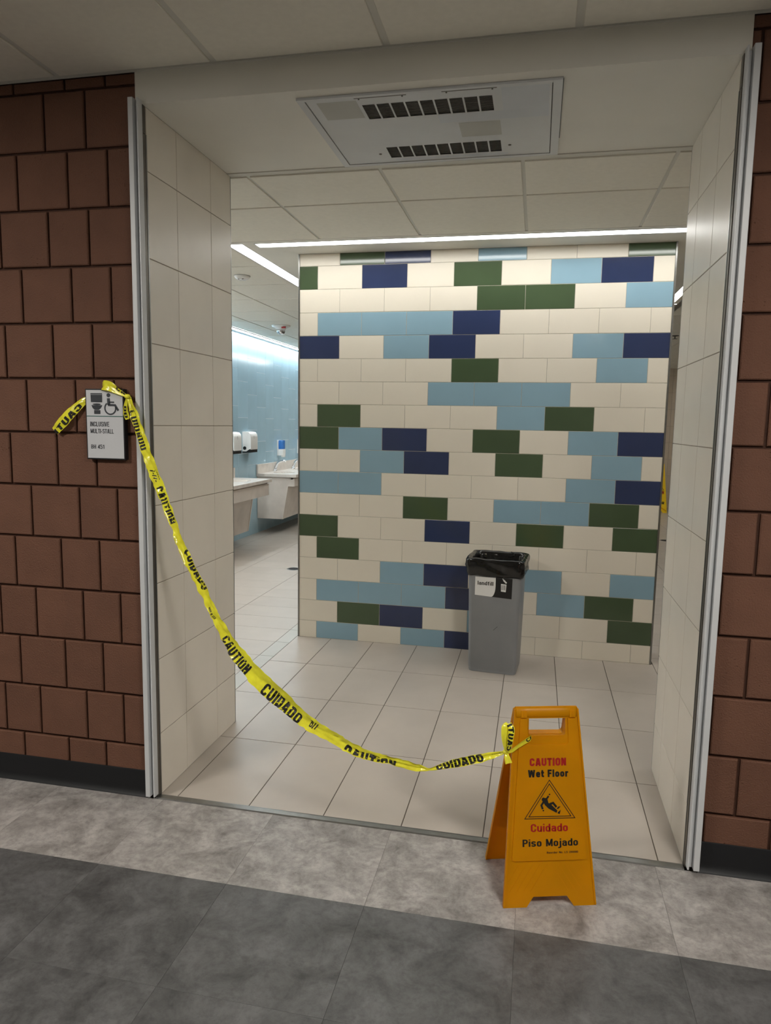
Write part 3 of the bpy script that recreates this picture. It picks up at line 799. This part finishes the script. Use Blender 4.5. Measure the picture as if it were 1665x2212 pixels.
def tape():
    t = thing('caution_tape', 'yellow caution tape strung from the room sign to the floor sign', 'tape', (0.7, -.15, .35))
    path = [(-0.006, -0.046, 1.560, 0.012), (0.012, -0.048, 1.512, 0.030), (0.036, -0.052, 1.446, 0.037), (0.064, -0.056, 1.371, 0.0404), (0.087, -0.06, 1.313, 0.042), (0.117, -0.064, 1.247, 0.0403), (0.146, -0.068, 1.181, 0.0369), (0.178, -0.073, 1.107, 0.0302), (0.202, -0.077, 1.049, 0.0318), (0.225, -0.08, 1.0, 0.0335), (0.259, -0.085, 0.935, 0.0368), (0.295, -0.09, 0.879, 0.0367), (0.329, -0.095, 0.814, 0.0333), (0.353, -0.099, 0.774, 0.0333), (0.385, -0.104, 0.726, 0.0432), (0.436, -0.111, 0.656, 0.0579), (0.497, -0.12, 0.596, 0.0658), (0.562, -0.13, 0.546, 0.0719), (0.625, -0.139, 0.505, 0.0682), (0.688, -0.148, 0.459, 0.0549), (0.759, -0.159, 0.426, 0.0448), (0.828, -0.169, 0.4, 0.0412), (0.888, -0.178, 0.377, 0.0409), (0.947, -0.187, 0.364, 0.0344), (1.013, -0.196, 0.362, 0.0278), (1.062, -0.204, 0.358, 0.0307), (1.118, -0.212, 0.355, 0.0244), (1.152, -0.217, 0.356, 0.0076), (1.203, -0.224, 0.378, 0.021), (1.263, -0.233, 0.404, 0.0297), (1.322, -0.242, 0.428, 0.0265), (1.365, -0.248, 0.447, 0.0175), (1.394, -0.253, 0.460, 0.0073)]
    g, L, W = ribbon([q[:3] for q in path], [q[3] for q in path], (0, -.15, 1) if False else (.35, 0, 1), seed=1, amp=.008, prof=.26)
    rb = part(ribbon_mesh(g), 'ribbon', TAPE, t, smooth=True)
    def at(i): return L[i * 6]
    def pr(i0, i1, s, v0, v1, lo=.03, hi=.97, **k): print_on(g, L, at(i0) if isinstance(i0, int) else i0, at(i1) if isinstance(i1, int) else i1, s, v0, v1, rb, lo, hi, **k)
    pr(1, 3, 'CUIDADO', -.10, .92, .05, .62)
    pr(L[24] + .015, L[30] - .01, '/-//-', .20, .55, bold=.17)
    pr(L[24] + .02, L[30] - .012, '-----', .62, .85, bold=.17)
    pr(L[30] + .01, L[42], 'CAUTION', -.35, .80, .12, .80)
    pr(L[54] - .01, L[66] + .01, 'CUIDADO', .35, 1.5, .12, .97)
    pr(L[72] + .0, L[78] + .0, 'MADE IN USA', .12, .36, bold=.17)
    pr(L[84] + .015, L[96] - .01, 'CAUTION', -.02, .66, .0, .98)
    pr(L[102] - .015, L[114] + .005, 'CUIDADO', -.02, .62, .0, .98)
    pr(L[117], L[120] - .01, 'B//', .25, .8, bold=.17)
    pr(L[129], L[147], 'CAUTION', -.75, .62, .08, .62)
    pr(L[165], L[183] - .02, 'CUIDADO', .05, 1.05, .05, .97)
    pr(L[183] + .01, L[189], '-----', .5, .85, bold=.17)
    # knot at the plaque, flap over the plaque corner, tails
    part(MB().lathe([(.001, -.011), (.007, -.008), (.009, 0), (.007, .008), (.001, .011)], (-.010, -.046, 1.560), 'x', 12), 'knot', TAPE, t, smooth=True)
    g2, L2, W2 = ribbon([(-.132, -.014, 1.593), (-.112, -.034, 1.600), (-.084, -.039, 1.596), (-.055, -.042, 1.581), (-.024, -.045, 1.566), (-.008, -.046, 1.560)], [.026, .036, .036, .025, .013, .010], (.3, 0, 1), seed=3, amp=.003, prof=.2)
    fl_ = part(ribbon_mesh(g2), 'flap', TAPE, t, smooth=True)
    print_on(g2, L2, L2[17], L2[25], 'CA', .55, 1.3, fl_, .5, .97)
    g3, L3, W3 = ribbon([(-.198, -.006, 1.552), (-.222, -.012, 1.536), (-.262, -.020, 1.500), (-.300, -.022, 1.462), (-.336, -.020, 1.428)], [.022, .030, .040, .042, .032], (-.6, 0, .8), seed=5, amp=.004, prof=.15)
    tl = part(ribbon_mesh(g3), 'tail', TAPE, t, smooth=True)
    print_on(g3, L3, L3[7], L3[24], 'CAUTI', .05, .62, tl, .03, .97)
    g4, L4, W4 = ribbon([(-.012, -.044, 1.556), (-.022, -.040, 1.525), (-.024, -.036, 1.500), (-.018, -.034, 1.478)], [.008, .014, .022, .018], (1, 0, .2), seed=8, amp=.004)
    tl = part(ribbon_mesh(g4), 'tail', TAPE, t, smooth=True)
    print_on(g4, L4, L4[6], L4[16], 'DO', .1, .7, tl)
    # knot at the floor sign, wrap round the handle post, loop and short tail
    part(MB().lathe([(.001, -.012), (.007, -.008), (.009, 0), (.007, .008), (.001, .012)], (1.399, -.256, .463), 'x', 12), 'knot', TAPE, t, smooth=True)
    g5, L5, W5 = ribbon([(1.399, -.258, .464), (1.415, -.262, .472), (1.436, -.252, .486), (1.456, -.243, .499), (1.469, -.237, .507), (1.474, -.224, .511)], [.010, .014, .015, .016, .020, .020], (0, -.2, 1), seed=11, amp=.002)
    wr_ = part(ribbon_mesh(g5), 'wrap', TAPE, t, smooth=True)
    print_on(g5, L5, L5[19], L5[28], 'CA', .1, .9, wr_)
    g6, L6, W6 = ribbon([(1.399, -.262, .466), (1.396, -.268, .490), (1.393, -.272, .520), (1.394, -.272, .548), (1.402, -.268, .560)], [.008, .016, .022, .024, .018], (1, 0, .1), seed=13, amp=.003)
    lp = part(ribbon_mesh(g6), 'loop', TAPE, t, smooth=True)
    g7, L7, W7 = ribbon([(1.402, -.266, .466), (1.408, -.276, .490), (1.411, -.280, .520), (1.412, -.278, .548), (1.404, -.270, .562)], [.008, .014, .018, .020, .016], (1, 0, .1), seed=14, amp=.003)
    lp2 = part(ribbon_mesh(g7), 'loop', TAPE, t, smooth=True)
    print_on(g7, L7, L7[3], L7[23], 'CAUTI', .05, .9, lp2)
    g8, L8, W8 = ribbon([(1.399, -.260, .462), (1.403, -.268, .450), (1.409, -.272, .434)], [.008, .018, .022], (1, 0, .3), seed=17, amp=.003)
    part(ribbon_mesh(g8), 'tail', TAPE, t, smooth=True)
tape()

# ---------------- wet floor sign in front
def wet_sign():
    e = Vector((.9593, .2825, 0)); nn = Vector((-.2825, .9593, 0)); M = Vector((1.5525, -.3105, 0))
    t = thing('wet_floor_sign', 'yellow folding wet floor sign standing on the grey vinyl floor', 'floor sign', M + nn * .13)
    ztop, off, spread = .596, .125, .264
    def plane(front):
        if front:
            up = (nn * off + Vector((0, 0, ztop))).normalized(); o = M.copy(); N = e.cross(up).normalized()
        else:
            up = (-nn * (off) + Vector((0, 0, ztop))).normalized(); o = M + nn * spread; N = -e.cross(up).normalized()
        if front and N.dot(nn) > 0: N = -N
        if not front and N.dot(nn) < 0: N = -N
        return lambda u, v, q: o + e * u + up * v + N * q
    OUT = [(-.1468, 0), (-.0740, 0), (-.0515, .0316), (.0545, .0316), (.0770, 0), (.1468, 0), (.1425, .060), (.1030, .600), (.0985, .609), (-.0985, .609), (-.1030, .600), (-.1425, .060)]
    def rnd(cx, cy, r, a0, a1, n=5): return [(cx + r * math.cos(math.radians(a0 + (a1 - a0) * k / n)), cy + r * math.sin(math.radians(a0 + (a1 - a0) * k / n))) for k in range(n + 1)]
    HOLE = [(-.0585, .573), (-.0585, .522)] + rnd(-.052, .5245, .0065, 180, 270, 3) + rnd(.050, .530, .0125, 270, 360) + [(.0625, .573)]
    RAISE = rnd(-.110, .148, .008, 180, 270) + rnd(.110, .148, .008, 270, 360) + [(.0925, .573), (.0680, .573)] + rnd(.0595, .501, .0085, 0, -90) + rnd(-.0545, .501, .0085, -90, -180) + [(-.0630, .573), (-.0850, .573)]
    for front in (True, False):
        fn = plane(front)
        body = part(MB().prism(OUT, fn, -.010, -.004, [HOLE]), 'front_panel' if front else 'back_panel', YEL, t)
        part(MB().prism(RAISE, fn, -.0045, 0.0), 'face_plate', YEL, body, auto=30)
        rim = MB()
        for sgn in (-1, 1):
            V, F = stroke2d([(sgn * .1445, .004), (sgn * .1402, .060), (sgn * .1012, .602)], .0050)
            for f in F: rim.prism([V[i] for i in f], fn, -.014, -.0005)
        part(rim, 'rim', YEL, body)
        # hollow lip round the grip, and the round grip bar
        lip = MB()
        V, F = stroke2d([(-.0585, .573)] + HOLE[1:], .004)
        for f in F: lip.prism([V[i] for i in f], fn, -.024, -.003)
        part(lip, 'grip_lip', YEL, body)
        bar = MB(); rings = []
        for u in (-.0985, -.096, -.05, 0, .05, .096, .0985):
            k = .8 if abs(u) > .098 else 1
            rings.append([fn(u, .591 + .0175 * k * math.sin(2 * math.pi * a / 14), -.0075 + .0085 * k * math.cos(2 * math.pi * a / 14)) for a in range(14)])
        part(bar.loft(rings), 'grip_bar', YEL, body, smooth=True)
        for u in (-.0735, .0825):
            h = MB()
            h.prism([(u - .009, .5765), (u + .009, .5765), (u + .009, .598), (u - .009, .598)], fn, -.002, .0030)
            h.prism([(u - .002, .578), (u + .002, .578), (u + .002, .596), (u - .002, .596)], fn, .0028, .0048)
            part(h, 'hinge_tab', YEL, body)
        ribs = MB()
        for k in range(5):
            for sgn in (-1, 1):
                a = (sgn * (.008 + .022 * k), .128 - .0 * k); b = (sgn * min(.128, .060 + .022 * k), .128 - (min(.128, .060 + .022 * k) - .008 - .022 * k) * 1.55)
                V, F = stroke2d([a, b], .0016)
                for f in F: ribs.prism([V[i] for i in f], fn, -.005, -.0032)
        part(ribs, 'ribs', YEL, body)
        if front:
            for s, h, wd, u, v, bold, mm in (('CAUTION', .0240, .1170, -.0577, .4274, .23, RED), ('Wet Floor', .0228, .1290, -.0637, .3930, .23, INK), ('Cuidado', .0238, .1178, -.0574, .2275, .155, RED), ('Piso Mojado', .0222, .1762, -.0842, .1832, .165, INK), ('Reorder No. LS 28990', .0062, .0995, -.0080, .1612, .13, INK)):
                part(flat(MB(), move2d(text2d(s, h, wd, bold), u, v), fn, .0006), 'lettering', mm, body)
            tri = MB()
            for pts, w in (([(.0044, .3835), (.0838, .2672), (-.0762, .2672)], .0022), ([(.0042, .3722), (.0712, .2732), (-.0628, .2732)], .0022)):
                flat(tri, stroke2d(pts, w, True), fn, .0006)
            part(tri, 'warning_triangle', INK, body)
            mn = MB()
            for vf in (disc2d((-.0151, .3247), .0062), stroke2d([(-.0088, .3235), (.0013, .3353)], .0055), poly2d([(.0012, .3393), (.0049, .3372), (.0070, .3407), (.0033, .3428)]),
                       stroke2d([(-.0150, .3185), (-.0225, .3072), (-.0184, .2956)], .0062), disc2d((-.0166, .2913), .0026, n=10),
                       stroke2d([(.0040, .3105), (.0150, .3138), (.0255, .3010)], .0068), poly2d([(.0259, .2971), (.0304, .2944), (.0391, .3031), (.0314, .3024)]), poly2d([(.0284, .2841), (.0301, .2813), (.0355, .2797), (.0390, .2928)])):
                flat(mn, vf, fn, .0007)
            body_ = [(-.0188, .3208), (-.0109, .3077), (-.0003, .2972), (.0256, .2833), (.0285, .2905), (.009, .309), (0, .3143), (-.003, .3264), (-.0087, .330)]
            flat(mn, poly2d(body_), fn, .00065)
            part(mn, 'falling_figure', INK, body)
wet_sign()

# ---------------- bin with liner
def rrect(cx, cy, hx, hy, r, z, n=5, wob=None):
    q = []
    for (sx, sy, a0) in ((1, 1, 0), (-1, 1, 90), (-1, -1, 180), (1, -1, 270)):
        for k in range(n + 1):
            a = math.radians(a0 + 90 * k / n)
            q.append((cx + sx * (hx - r) + r * math.cos(a), cy + sy * (hy - r) + r * math.sin(a), z))
    return q

def bin_():
    e = Vector((.9959, -.0908, 0)); nn = Vector((.0908, .9959, 0))
    C0 = Vector((1.099, 1.772, 0)) + e * .1426 + nn * .1255
    W = lambda q: C0 + e * q[0] + nn * q[1] + Vector((0, 0, q[2]))
    t = thing('waste_bin', 'tall grey plastic bin with a landfill sticker by the partition', 'bin', C0)
    rings = [rrect(0, 0, .1385, .1215, .026, .004), rrect(0, 0, .1405, .1235, .028, 0.0005), rrect(0, 0, .1425, .1250, .028, .012), rrect(0, 0, .1425, .1250, .028, .022), rrect(0, 0, .1440, .1262, .028, .024),
             rrect(0, 0, .1560, .1400, .030, .600), rrect(0, 0, .1580, .1420, .030, .672), rrect(0, 0, .1640, .1480, .032, .674), rrect(0, 0, .1640, .1480, .032, .686),
             rrect(0, 0, .1540, .1380, .028, .686), rrect(0, 0, .1530, .1370, .028, .60), rrect(0, 0, .1380, .1210, .026, .02)]
    part(MB().loft([[W(q) for q in r] for r in rings], cap0=True, cap1=True), 'body', PLAST_G, t, auto=35)
    # sticker on the sloping front
    def fn(u, v, q):
        hy = .1262 + (.1400 - .1262) * (v - .024) / .576
        return W((u, -hy - q, v))
    cu = -.1426
    a0, a1, b0, b1 = cu + .030, cu + .2485, .4750, .588
    def sh(u): return -.010 * (u - a0) / (a1 - a0)
    st = [(a0, b0), (a1, b0 - .009), (a1 + .002, b1), (a0 + .001, b1)]
    s = part(MB().prism(st, fn, .0004, .0010), 'sticker', PLAST_B, t)
    wh = [(a0 + .0005, b0 + .0005), (cu + .128, b0 - .004)] + [(cu + .128 + .0245 * math.sin(math.radians(k)), b0 - .004 + .066 * (1 - math.cos(math.radians(k)))) for k in (15, 30, 45, 60, 75, 90)] + [(cu + .1525, b1 - .0005), (a0 + .001, b1 - .0005)]
    part(MB().prism(wh, fn, .0008, .0013), 'label_field', STK_W, s)
    part(flat(MB(), move2d(text2d('landfill', .0235, .093, .15), cu + .046, .5385), fn, .0017), 'lettering', INK, s)
    ic = MB()
    for vf in (poly2d([(cu + .185, .508), (cu + .213, .506), (cu + .216, .552), (cu + .184, .554)]), stroke2d([(cu + .198, .578), (cu + .216, .560)], .009), stroke2d([(cu + .192, .586), (cu + .199, .578)], .004)):
        for f in vf[1]: ic.prism([vf[0][i] for i in f], fn, .0010, .0016)
    icn = part(ic, 'bin_icon', STK_W, s)
    bars = MB()
    for k in range(4):
        u = cu + .1895 + .0062 * k
        flat(bars, stroke2d([(u + .0005, .517), (u, .547)], .0026), fn, .0020)
    part(bars, 'bin_icon_bars', INK, s)
    part(flat(MB(), stroke2d([(cu + .147, .266), (cu + .155, .276), (cu + .172, .292)], .0018), fn, .0006), 'scratch', PLAST_B, t)
    # liner
    l = thing('bin_liner', 'black plastic liner folded over the rim of the grey bin', 'bin liner', C0 + Vector((0, 0, .59)))
    spec = [(.160, .144, .604, .002), (.1645, .150, .592, .003), (.168, .154, .600, .007), (.170, .156, .612, .011), (.171, .157, .626, .013), (.172, .158, .640, .013), (.173, .159, .654, .011), (.175, .161, .668, .008), (.176, .162, .680, .005), (.175, .161, .690, .003), (.171, .157, .696, .002),
            (.163, .147, .698, .002), (.150, .134, .693, .003), (.143, .127, .672, .006), (.137, .121, .62, .007), (.130, .115, .55, .008), (.118, .104, .45, .010), (.10, .09, .35, .010)]
    rings = []
    for i, (hx, hy, z, a) in enumerate(spec):
        r = rrect(0, .004, hx, hy, .035, z, 9); q2 = []
        rr = []
        for k in range(len(r)):           # densify the straight sides
            p0 = Vector(r[k]); p1 = Vector(r[(k + 1) % len(r)]); n = 16 if (p1 - p0).length > .05 else 1
            for j in range(n): rr.append(p0.lerp(p1, j / n))
        for q in rr:
            d = Vector((q.x, q.y, 0)).normalized()
            # folds run diagonally down the skirt and steeply inside
            diag = q.x * 26 + q.z * 55 if i < 11 else q.x * 55 + q.y * 55
            f = noise.noise((diag * .55, q.y * 9 + (0 if i < 11 else 5), 2.2)) + .6 * noise.noise((q.x * 40, q.y * 40, q.z * 30))
            zz_ = .006 * noise.noise((q.x * 14, q.y * 14, 4)) if i in (0, 1, 2, 8, 9, 10, 11) else 0
            q2.append(W((q.x + d.x * a * f, q.y + d.y * a * f, q.z + zz_)))
        rings.append(q2)
    part(MB().loft(rings, cap0=False, cap1=True), 'film', BAG, l, smooth=True)
    tb = MB().tube([W((.06, .140, .700)), W((.085, .128, .692)), W((.075, .118, .676)), W((.045, .128, .668))], .0022, 6)
    part(tb, 'tie_strip', BAG, l, smooth=True)
bin_()

# ---------------- vanities, taps, dispensers
def vanity(label, y0, y1, xf, apron, slope, zt, panel_y0=None, panel_y1=None):
    t = thing('wash_basin_counter', label, 'vanity', (BX + .25, (y0 + y1) / 2, slope[1][1]))
    th = .036; bx0 = BX + .004
    n = max(1, round((y1 - y0) / .85)); bw = (y1 - y0) / n
    holes = []
    for k in range(n):
        cy = y0 + bw * (k + .5); holes.append([(bx0 + .25 + .14 * math.cos(2 * math.pi * a / 24), cy + .20 * math.sin(2 * math.pi * a / 24)) for a in range(24)])
    part(MB().prism([(bx0, y0), (xf, y0), (xf, y1), (bx0, y1)], lambda u, v, q: (u, v, q), zt - th, zt, holes), 'countertop', QUARTZ, t)
    part(MB().cbox(bx0, bx0 + .025, y0, y1, zt, zt + .122, .002), 'backsplash', QUARTZ, t)
    for h in holes:
        cx = sum(q[0] for q in h) / 24; cy = sum(q[1] for q in h) / 24
        part(MB().loft([[(cx + (u - cx) * k, cy + (v - cy) * k, z) for u, v in h] for k, z in ((1.02, zt - .012), (.99, zt - .04), (.9, zt - .09), (.6, zt - .125), (.1, zt - .13))], cap0=False), 'basin', PORC, t, smooth=True)
    ax, az = apron
    part(MB().cbox(ax - .02, ax, y0 + .03, y1 - .03, az, zt - th - .02, .001), 'apron', LAMINATE, t)
    part(MB().box(ax - .05, ax - .022, y0 + .03, y1 - .03, zt - th - .03, zt - th), 'reveal', LAMINATE, t)
    (sx, sz), (qx, qz) = slope
    for yy in (y0 + .03, y1 - .05):
        part(MB().prism([(bx0, qz), (qx, qz), (sx, az), (ax - .02, az), (ax - .02, zt - th), (bx0, zt - th)], lambda u, v, q: (u, q, v), yy, yy + .02), 'end_panel', LAMINATE, t)
    part(MB().prism([(sx - .004, az + .02), (sx - .016, az + .02), (qx - .016, qz), (qx - .004, qz)], lambda u, v, q: (u, q, v), y0 + .05, y1 - .05), 'front_panel', LAMINATE, t)
    return t
vanity('nearer pale stone wash counter below the white hand dryers', 3.95, 5.69, -1.660, (-1.690, .602), ((-1.885, .602), (-1.955, .150)), .797)
vanity('farther pale stone wash counter with chrome taps and backsplash', 6.424, 8.75, -1.610, (-1.640, .640), ((-1.729, .640), (-1.804, .200)), .797)

def tap(x, y, z, label):
    t = thing('tap', label, 'tap', (x, y, z), 'chrome taps on the farther counter')
    part(MB().lathe([(.032, 0), (.032, .006), (.026, .012), (.024, .02)], (x, y, z), n=20), 'base', CHROME, t, smooth=True)
    pts = [(x, y, z + .012), (x + .010, y, z + .05), (x + .026, y, z + .09), (x + .052, y, z + .122), (x + .088, y, z + .140), (x + .128, y, z + .148), (x + .152, y, z + .146)]
    part(MB().tube(pts, [.024, .022, .019, .016, .014, .012, .0115], 14), 'spout', CHROME, t, smooth=True)
    part(MB().lathe([(.0115, -.018), (.0125, -.016), (.0125, 0), (.010, .002)], (x + .155, y, z + .146), n=14), 'outlet', PLAST_W, t, smooth=True)
    part(MB().lathe([(.001, -.002), (.010, 0), (.010, .003), (.007, .005)], (x + .018, y - .010, z + .035), 'x', 12), 'sensor', PLAST_B, t)
tap(-2.128, 7.02, .797, 'arched chrome tap under the blue soap dispenser')
tap(-2.070, 7.62, .797, 'chrome tap half hidden by the partition edge')

def dryer(y, label):
    z0, d, w, h = 1.092, .112, .225, .262
    t = thing('hand_dryer', label, 'hand dryer', (BX, y + w / 2, z0), 'white dispensers on the blue wall')
    prof = [(0, .012), (d * .86, .012), (d, .045), (d, h * .72), (d * .93, h * .88), (d * .74, h * .97), (d * .4, h), (0, h)]
    part(MB().prism(prof, lambda u, v, q: (BX + u, q, z0 + v), y, y + w), 'housing', PLAST_W, t, auto=50)
    part(MB().prism([(0, 0), (d * .95, 0), (d * .97, .045), (d * .80, .040), (d * .45, .013), (0, .013)], lambda u, v, q: (BX + u, q, z0 + v), y - .001, y + w + .001), 'base_tray', PLAST_B, t)
    part(MB().lathe([(.022, 0), (.022, -.003), (.015, -.004)], (BX + .030, y, z0 + .055), 'y', 18), 'badge', PLAST_B, t)
    part(MB().prism([(0, .10), (d * .5, .10), (d * .50, .22), (d * .3, .25), (0, .255)], lambda u, v, q: (BX + u, q, z0 + v), y - .003, y), 'side_panel', PLAST_W, t)
    cr = MB()
    for a in ((BX + d, y + .11, 0), ):
        for (dy, dz) in ((.014, .002), (.002, .014)):
            for s in (-1, 1):
                oy = s * .012 if dy > dz else 0; oz = s * .012 if dz > dy else 0
                cr.box(BX + d - .001, BX + d + .001, y + .11 + oy - dy / 2, y + .11 + oy + dy / 2, z0 + .19 + oz - dz / 2, z0 + .19 + oz + dz / 2)
    part(cr, 'cross_mark', INK, t)
    part(MB().box(BX + d * .9, BX + d * .975, y + .09, y + .13, z0 + .012, z0 + .030), 'window', PLAST_B, t)
dryer(5.985, 'white curved dispenser on the blue wall, the one fully in view')
dryer(5.475, 'white curved dispenser cut off by the passage wall edge')

def soap(y, label):
    z0, d, w = .985, .090, .120
    t = thing('soap_dispenser', label, 'soap dispenser', (BX, y + w / 2, z0), 'soap dispensers on the blue wall')
    part(MB().cbox(BX, BX + .018, y, y + w, z0 + .02, z0 + .240, .004), 'back_plate', PLAST_W, t)
    part(MB().cbox(BX + .018, BX + d * .92, y + .006, y + w - .006, z0 + .110, z0 + .238, .010), 'soap_tank', SOAP, t, auto=40)
    part(MB().cbox(BX + .018, BX + d, y + .004, y + w - .004, z0 + .02, z0 + .112, .008), 'cover', PLAST_W, t, auto=40)
    part(MB().cbox(BX + d * .55, BX + d * 1.05, y + .03, y + w - .03, z0, z0 + .055, .006), 'push_lever', PLAST_W, t, auto=40)
soap(7.205, 'blue and white soap dispenser above the chrome tap')
soap(8.075, 'soap dispenser of which only a white edge shows beside the partition')

# ---------------- ceiling devices
def detector():
    c = (-.768, 2.765, RZ)
    t = thing('motion_sensor', 'round white ceiling sensor with two dark eyes', 'ceiling sensor', c)
    part(MB().lathe([(.058, 0), (.060, -.004), (.056, -.012), (.046, -.022), (.030, -.030), (.001, -.033)], c, n=28), 'dome', PLAST_W, t, smooth=True)
    for dx in (-.014, .016):
        part(MB().lathe([(.008, .002), (.008, -.002), (.004, -.003)], (c[0] + dx, c[1] - .030, RZ - .023), 'y', 12), 'eye', PLAST_B, t)
    part(MB().lathe([(.062, .0015), (.062, -.001)], c, n=28), 'rim', FINS, t)
detector()
def strobe():
    c = (-1.435, 5.40, RZ)
    t = thing('fire_alarm', 'white ceiling fire alarm with a clear strobe lens', 'fire alarm', c)
    part(MB().lathe([(.105, 0), (.105, -.010), (.085, -.022), (.06, -.03), (.05, -.05)], c, n=28), 'base', PLAST_W, t, smooth=True)
    part(MB().lathe([(.048, -.045), (.050, -.066), (.040, -.088), (.022, -.098), (.001, -.10)], c, n=20), 'strobe_lens', CHROME, t, smooth=True)
    part(MB().box(c[0] + .03, c[0] + .08, c[1] - .07, c[1] - .06, RZ - .04, RZ - .02), 'label', RED, t)
strobe()
def sprinkler():
    c = (2.99, 6.65, RZ)
    t = thing('sprinkler', 'small ceiling sprinkler seen through the right gap', 'sprinkler', c)
    part(MB().lathe([(.045, 0), (.045, -.004), (.02, -.010)], c, n=18), 'escutcheon', DSTEEL, t, smooth=True)
    part(MB().lathe([(.008, -.008), (.008, -.035), (.030, -.037), (.030, -.040), (.001, -.040)], c, n=14), 'deflector', DSTEEL, t)
sprinkler()
for (x, y, lab) in ((-.905, 4.34, 'round floor drain by the left edge of the partition'), (3.18, 7.49, 'round floor drain seen through the right gap')):
    t = thing('floor_drain', lab, 'drain', (x, y, 0))
    part(MB().lathe([(.075, 0), (.075, .002), (.066, .003), (.064, .001), (.001, .001)], (x, y, 0), n=24), 'ring', STEEL, t)
    g = MB()
    for k in range(-3, 4):
        hw = math.sqrt(max(0, .058 ** 2 - (k * .016) ** 2)); g.box(x - hw, x + hw, y + k * .016 - .003, y + k * .016 + .003, .0012, .0026)
    part(g, 'slots', PLAST_B, t)

# ---------------- second sign far behind
def far_sign():
    y, H = 10.8, .86
    t = thing('wet_floor_sign', 'tall yellow wet floor sign glimpsed right of the partition', 'floor sign', (3.57, y + .12, 0))
    for front in (True, False):
        def fn(u, v, q):
            k = v / H
            return (3.57 + u, (y + .10 * k - q) if front else (y + .26 - .10 * k + q), v)
        out = [(-.182, 0), (-.11, 0), (-.07, .06), (.07, .06), (.11, .0), (.182, 0), (.106, H), (-.106, H)]
        body = part(MB().prism(out, fn, -.012, 0.0), 'front_panel' if front else 'back_panel', YELC, t)
        if front:
            part(flat(MB(), move2d(text2d('CAUTION', .055, .235, .2), -.118, .33), fn, .001), 'lettering', RED, body)
            part(flat(MB(), move2d(text2d('WET', .045, .12, .2), -.035, .205), fn, .001), 'lettering', INK, body)
            part(flat(MB(), move2d(text2d('FLOOR', .045, .20, .2), -.070, .150), fn, .001), 'lettering', INK, body)
            part(flat(MB(), stroke2d([(0, .56), (.115, .40), (-.115, .40)], .006, True), fn, .001), 'warning_triangle', INK, body)
            V, F = stroke2d([(-.03, .085), (.09, .085), (.165, .035)], .014); m = MB()
            for f in F: m.prism([V[i] for i in f], fn, -.002, .006)
            part(m, 'foot_rib', YEL, body)
far_sign()
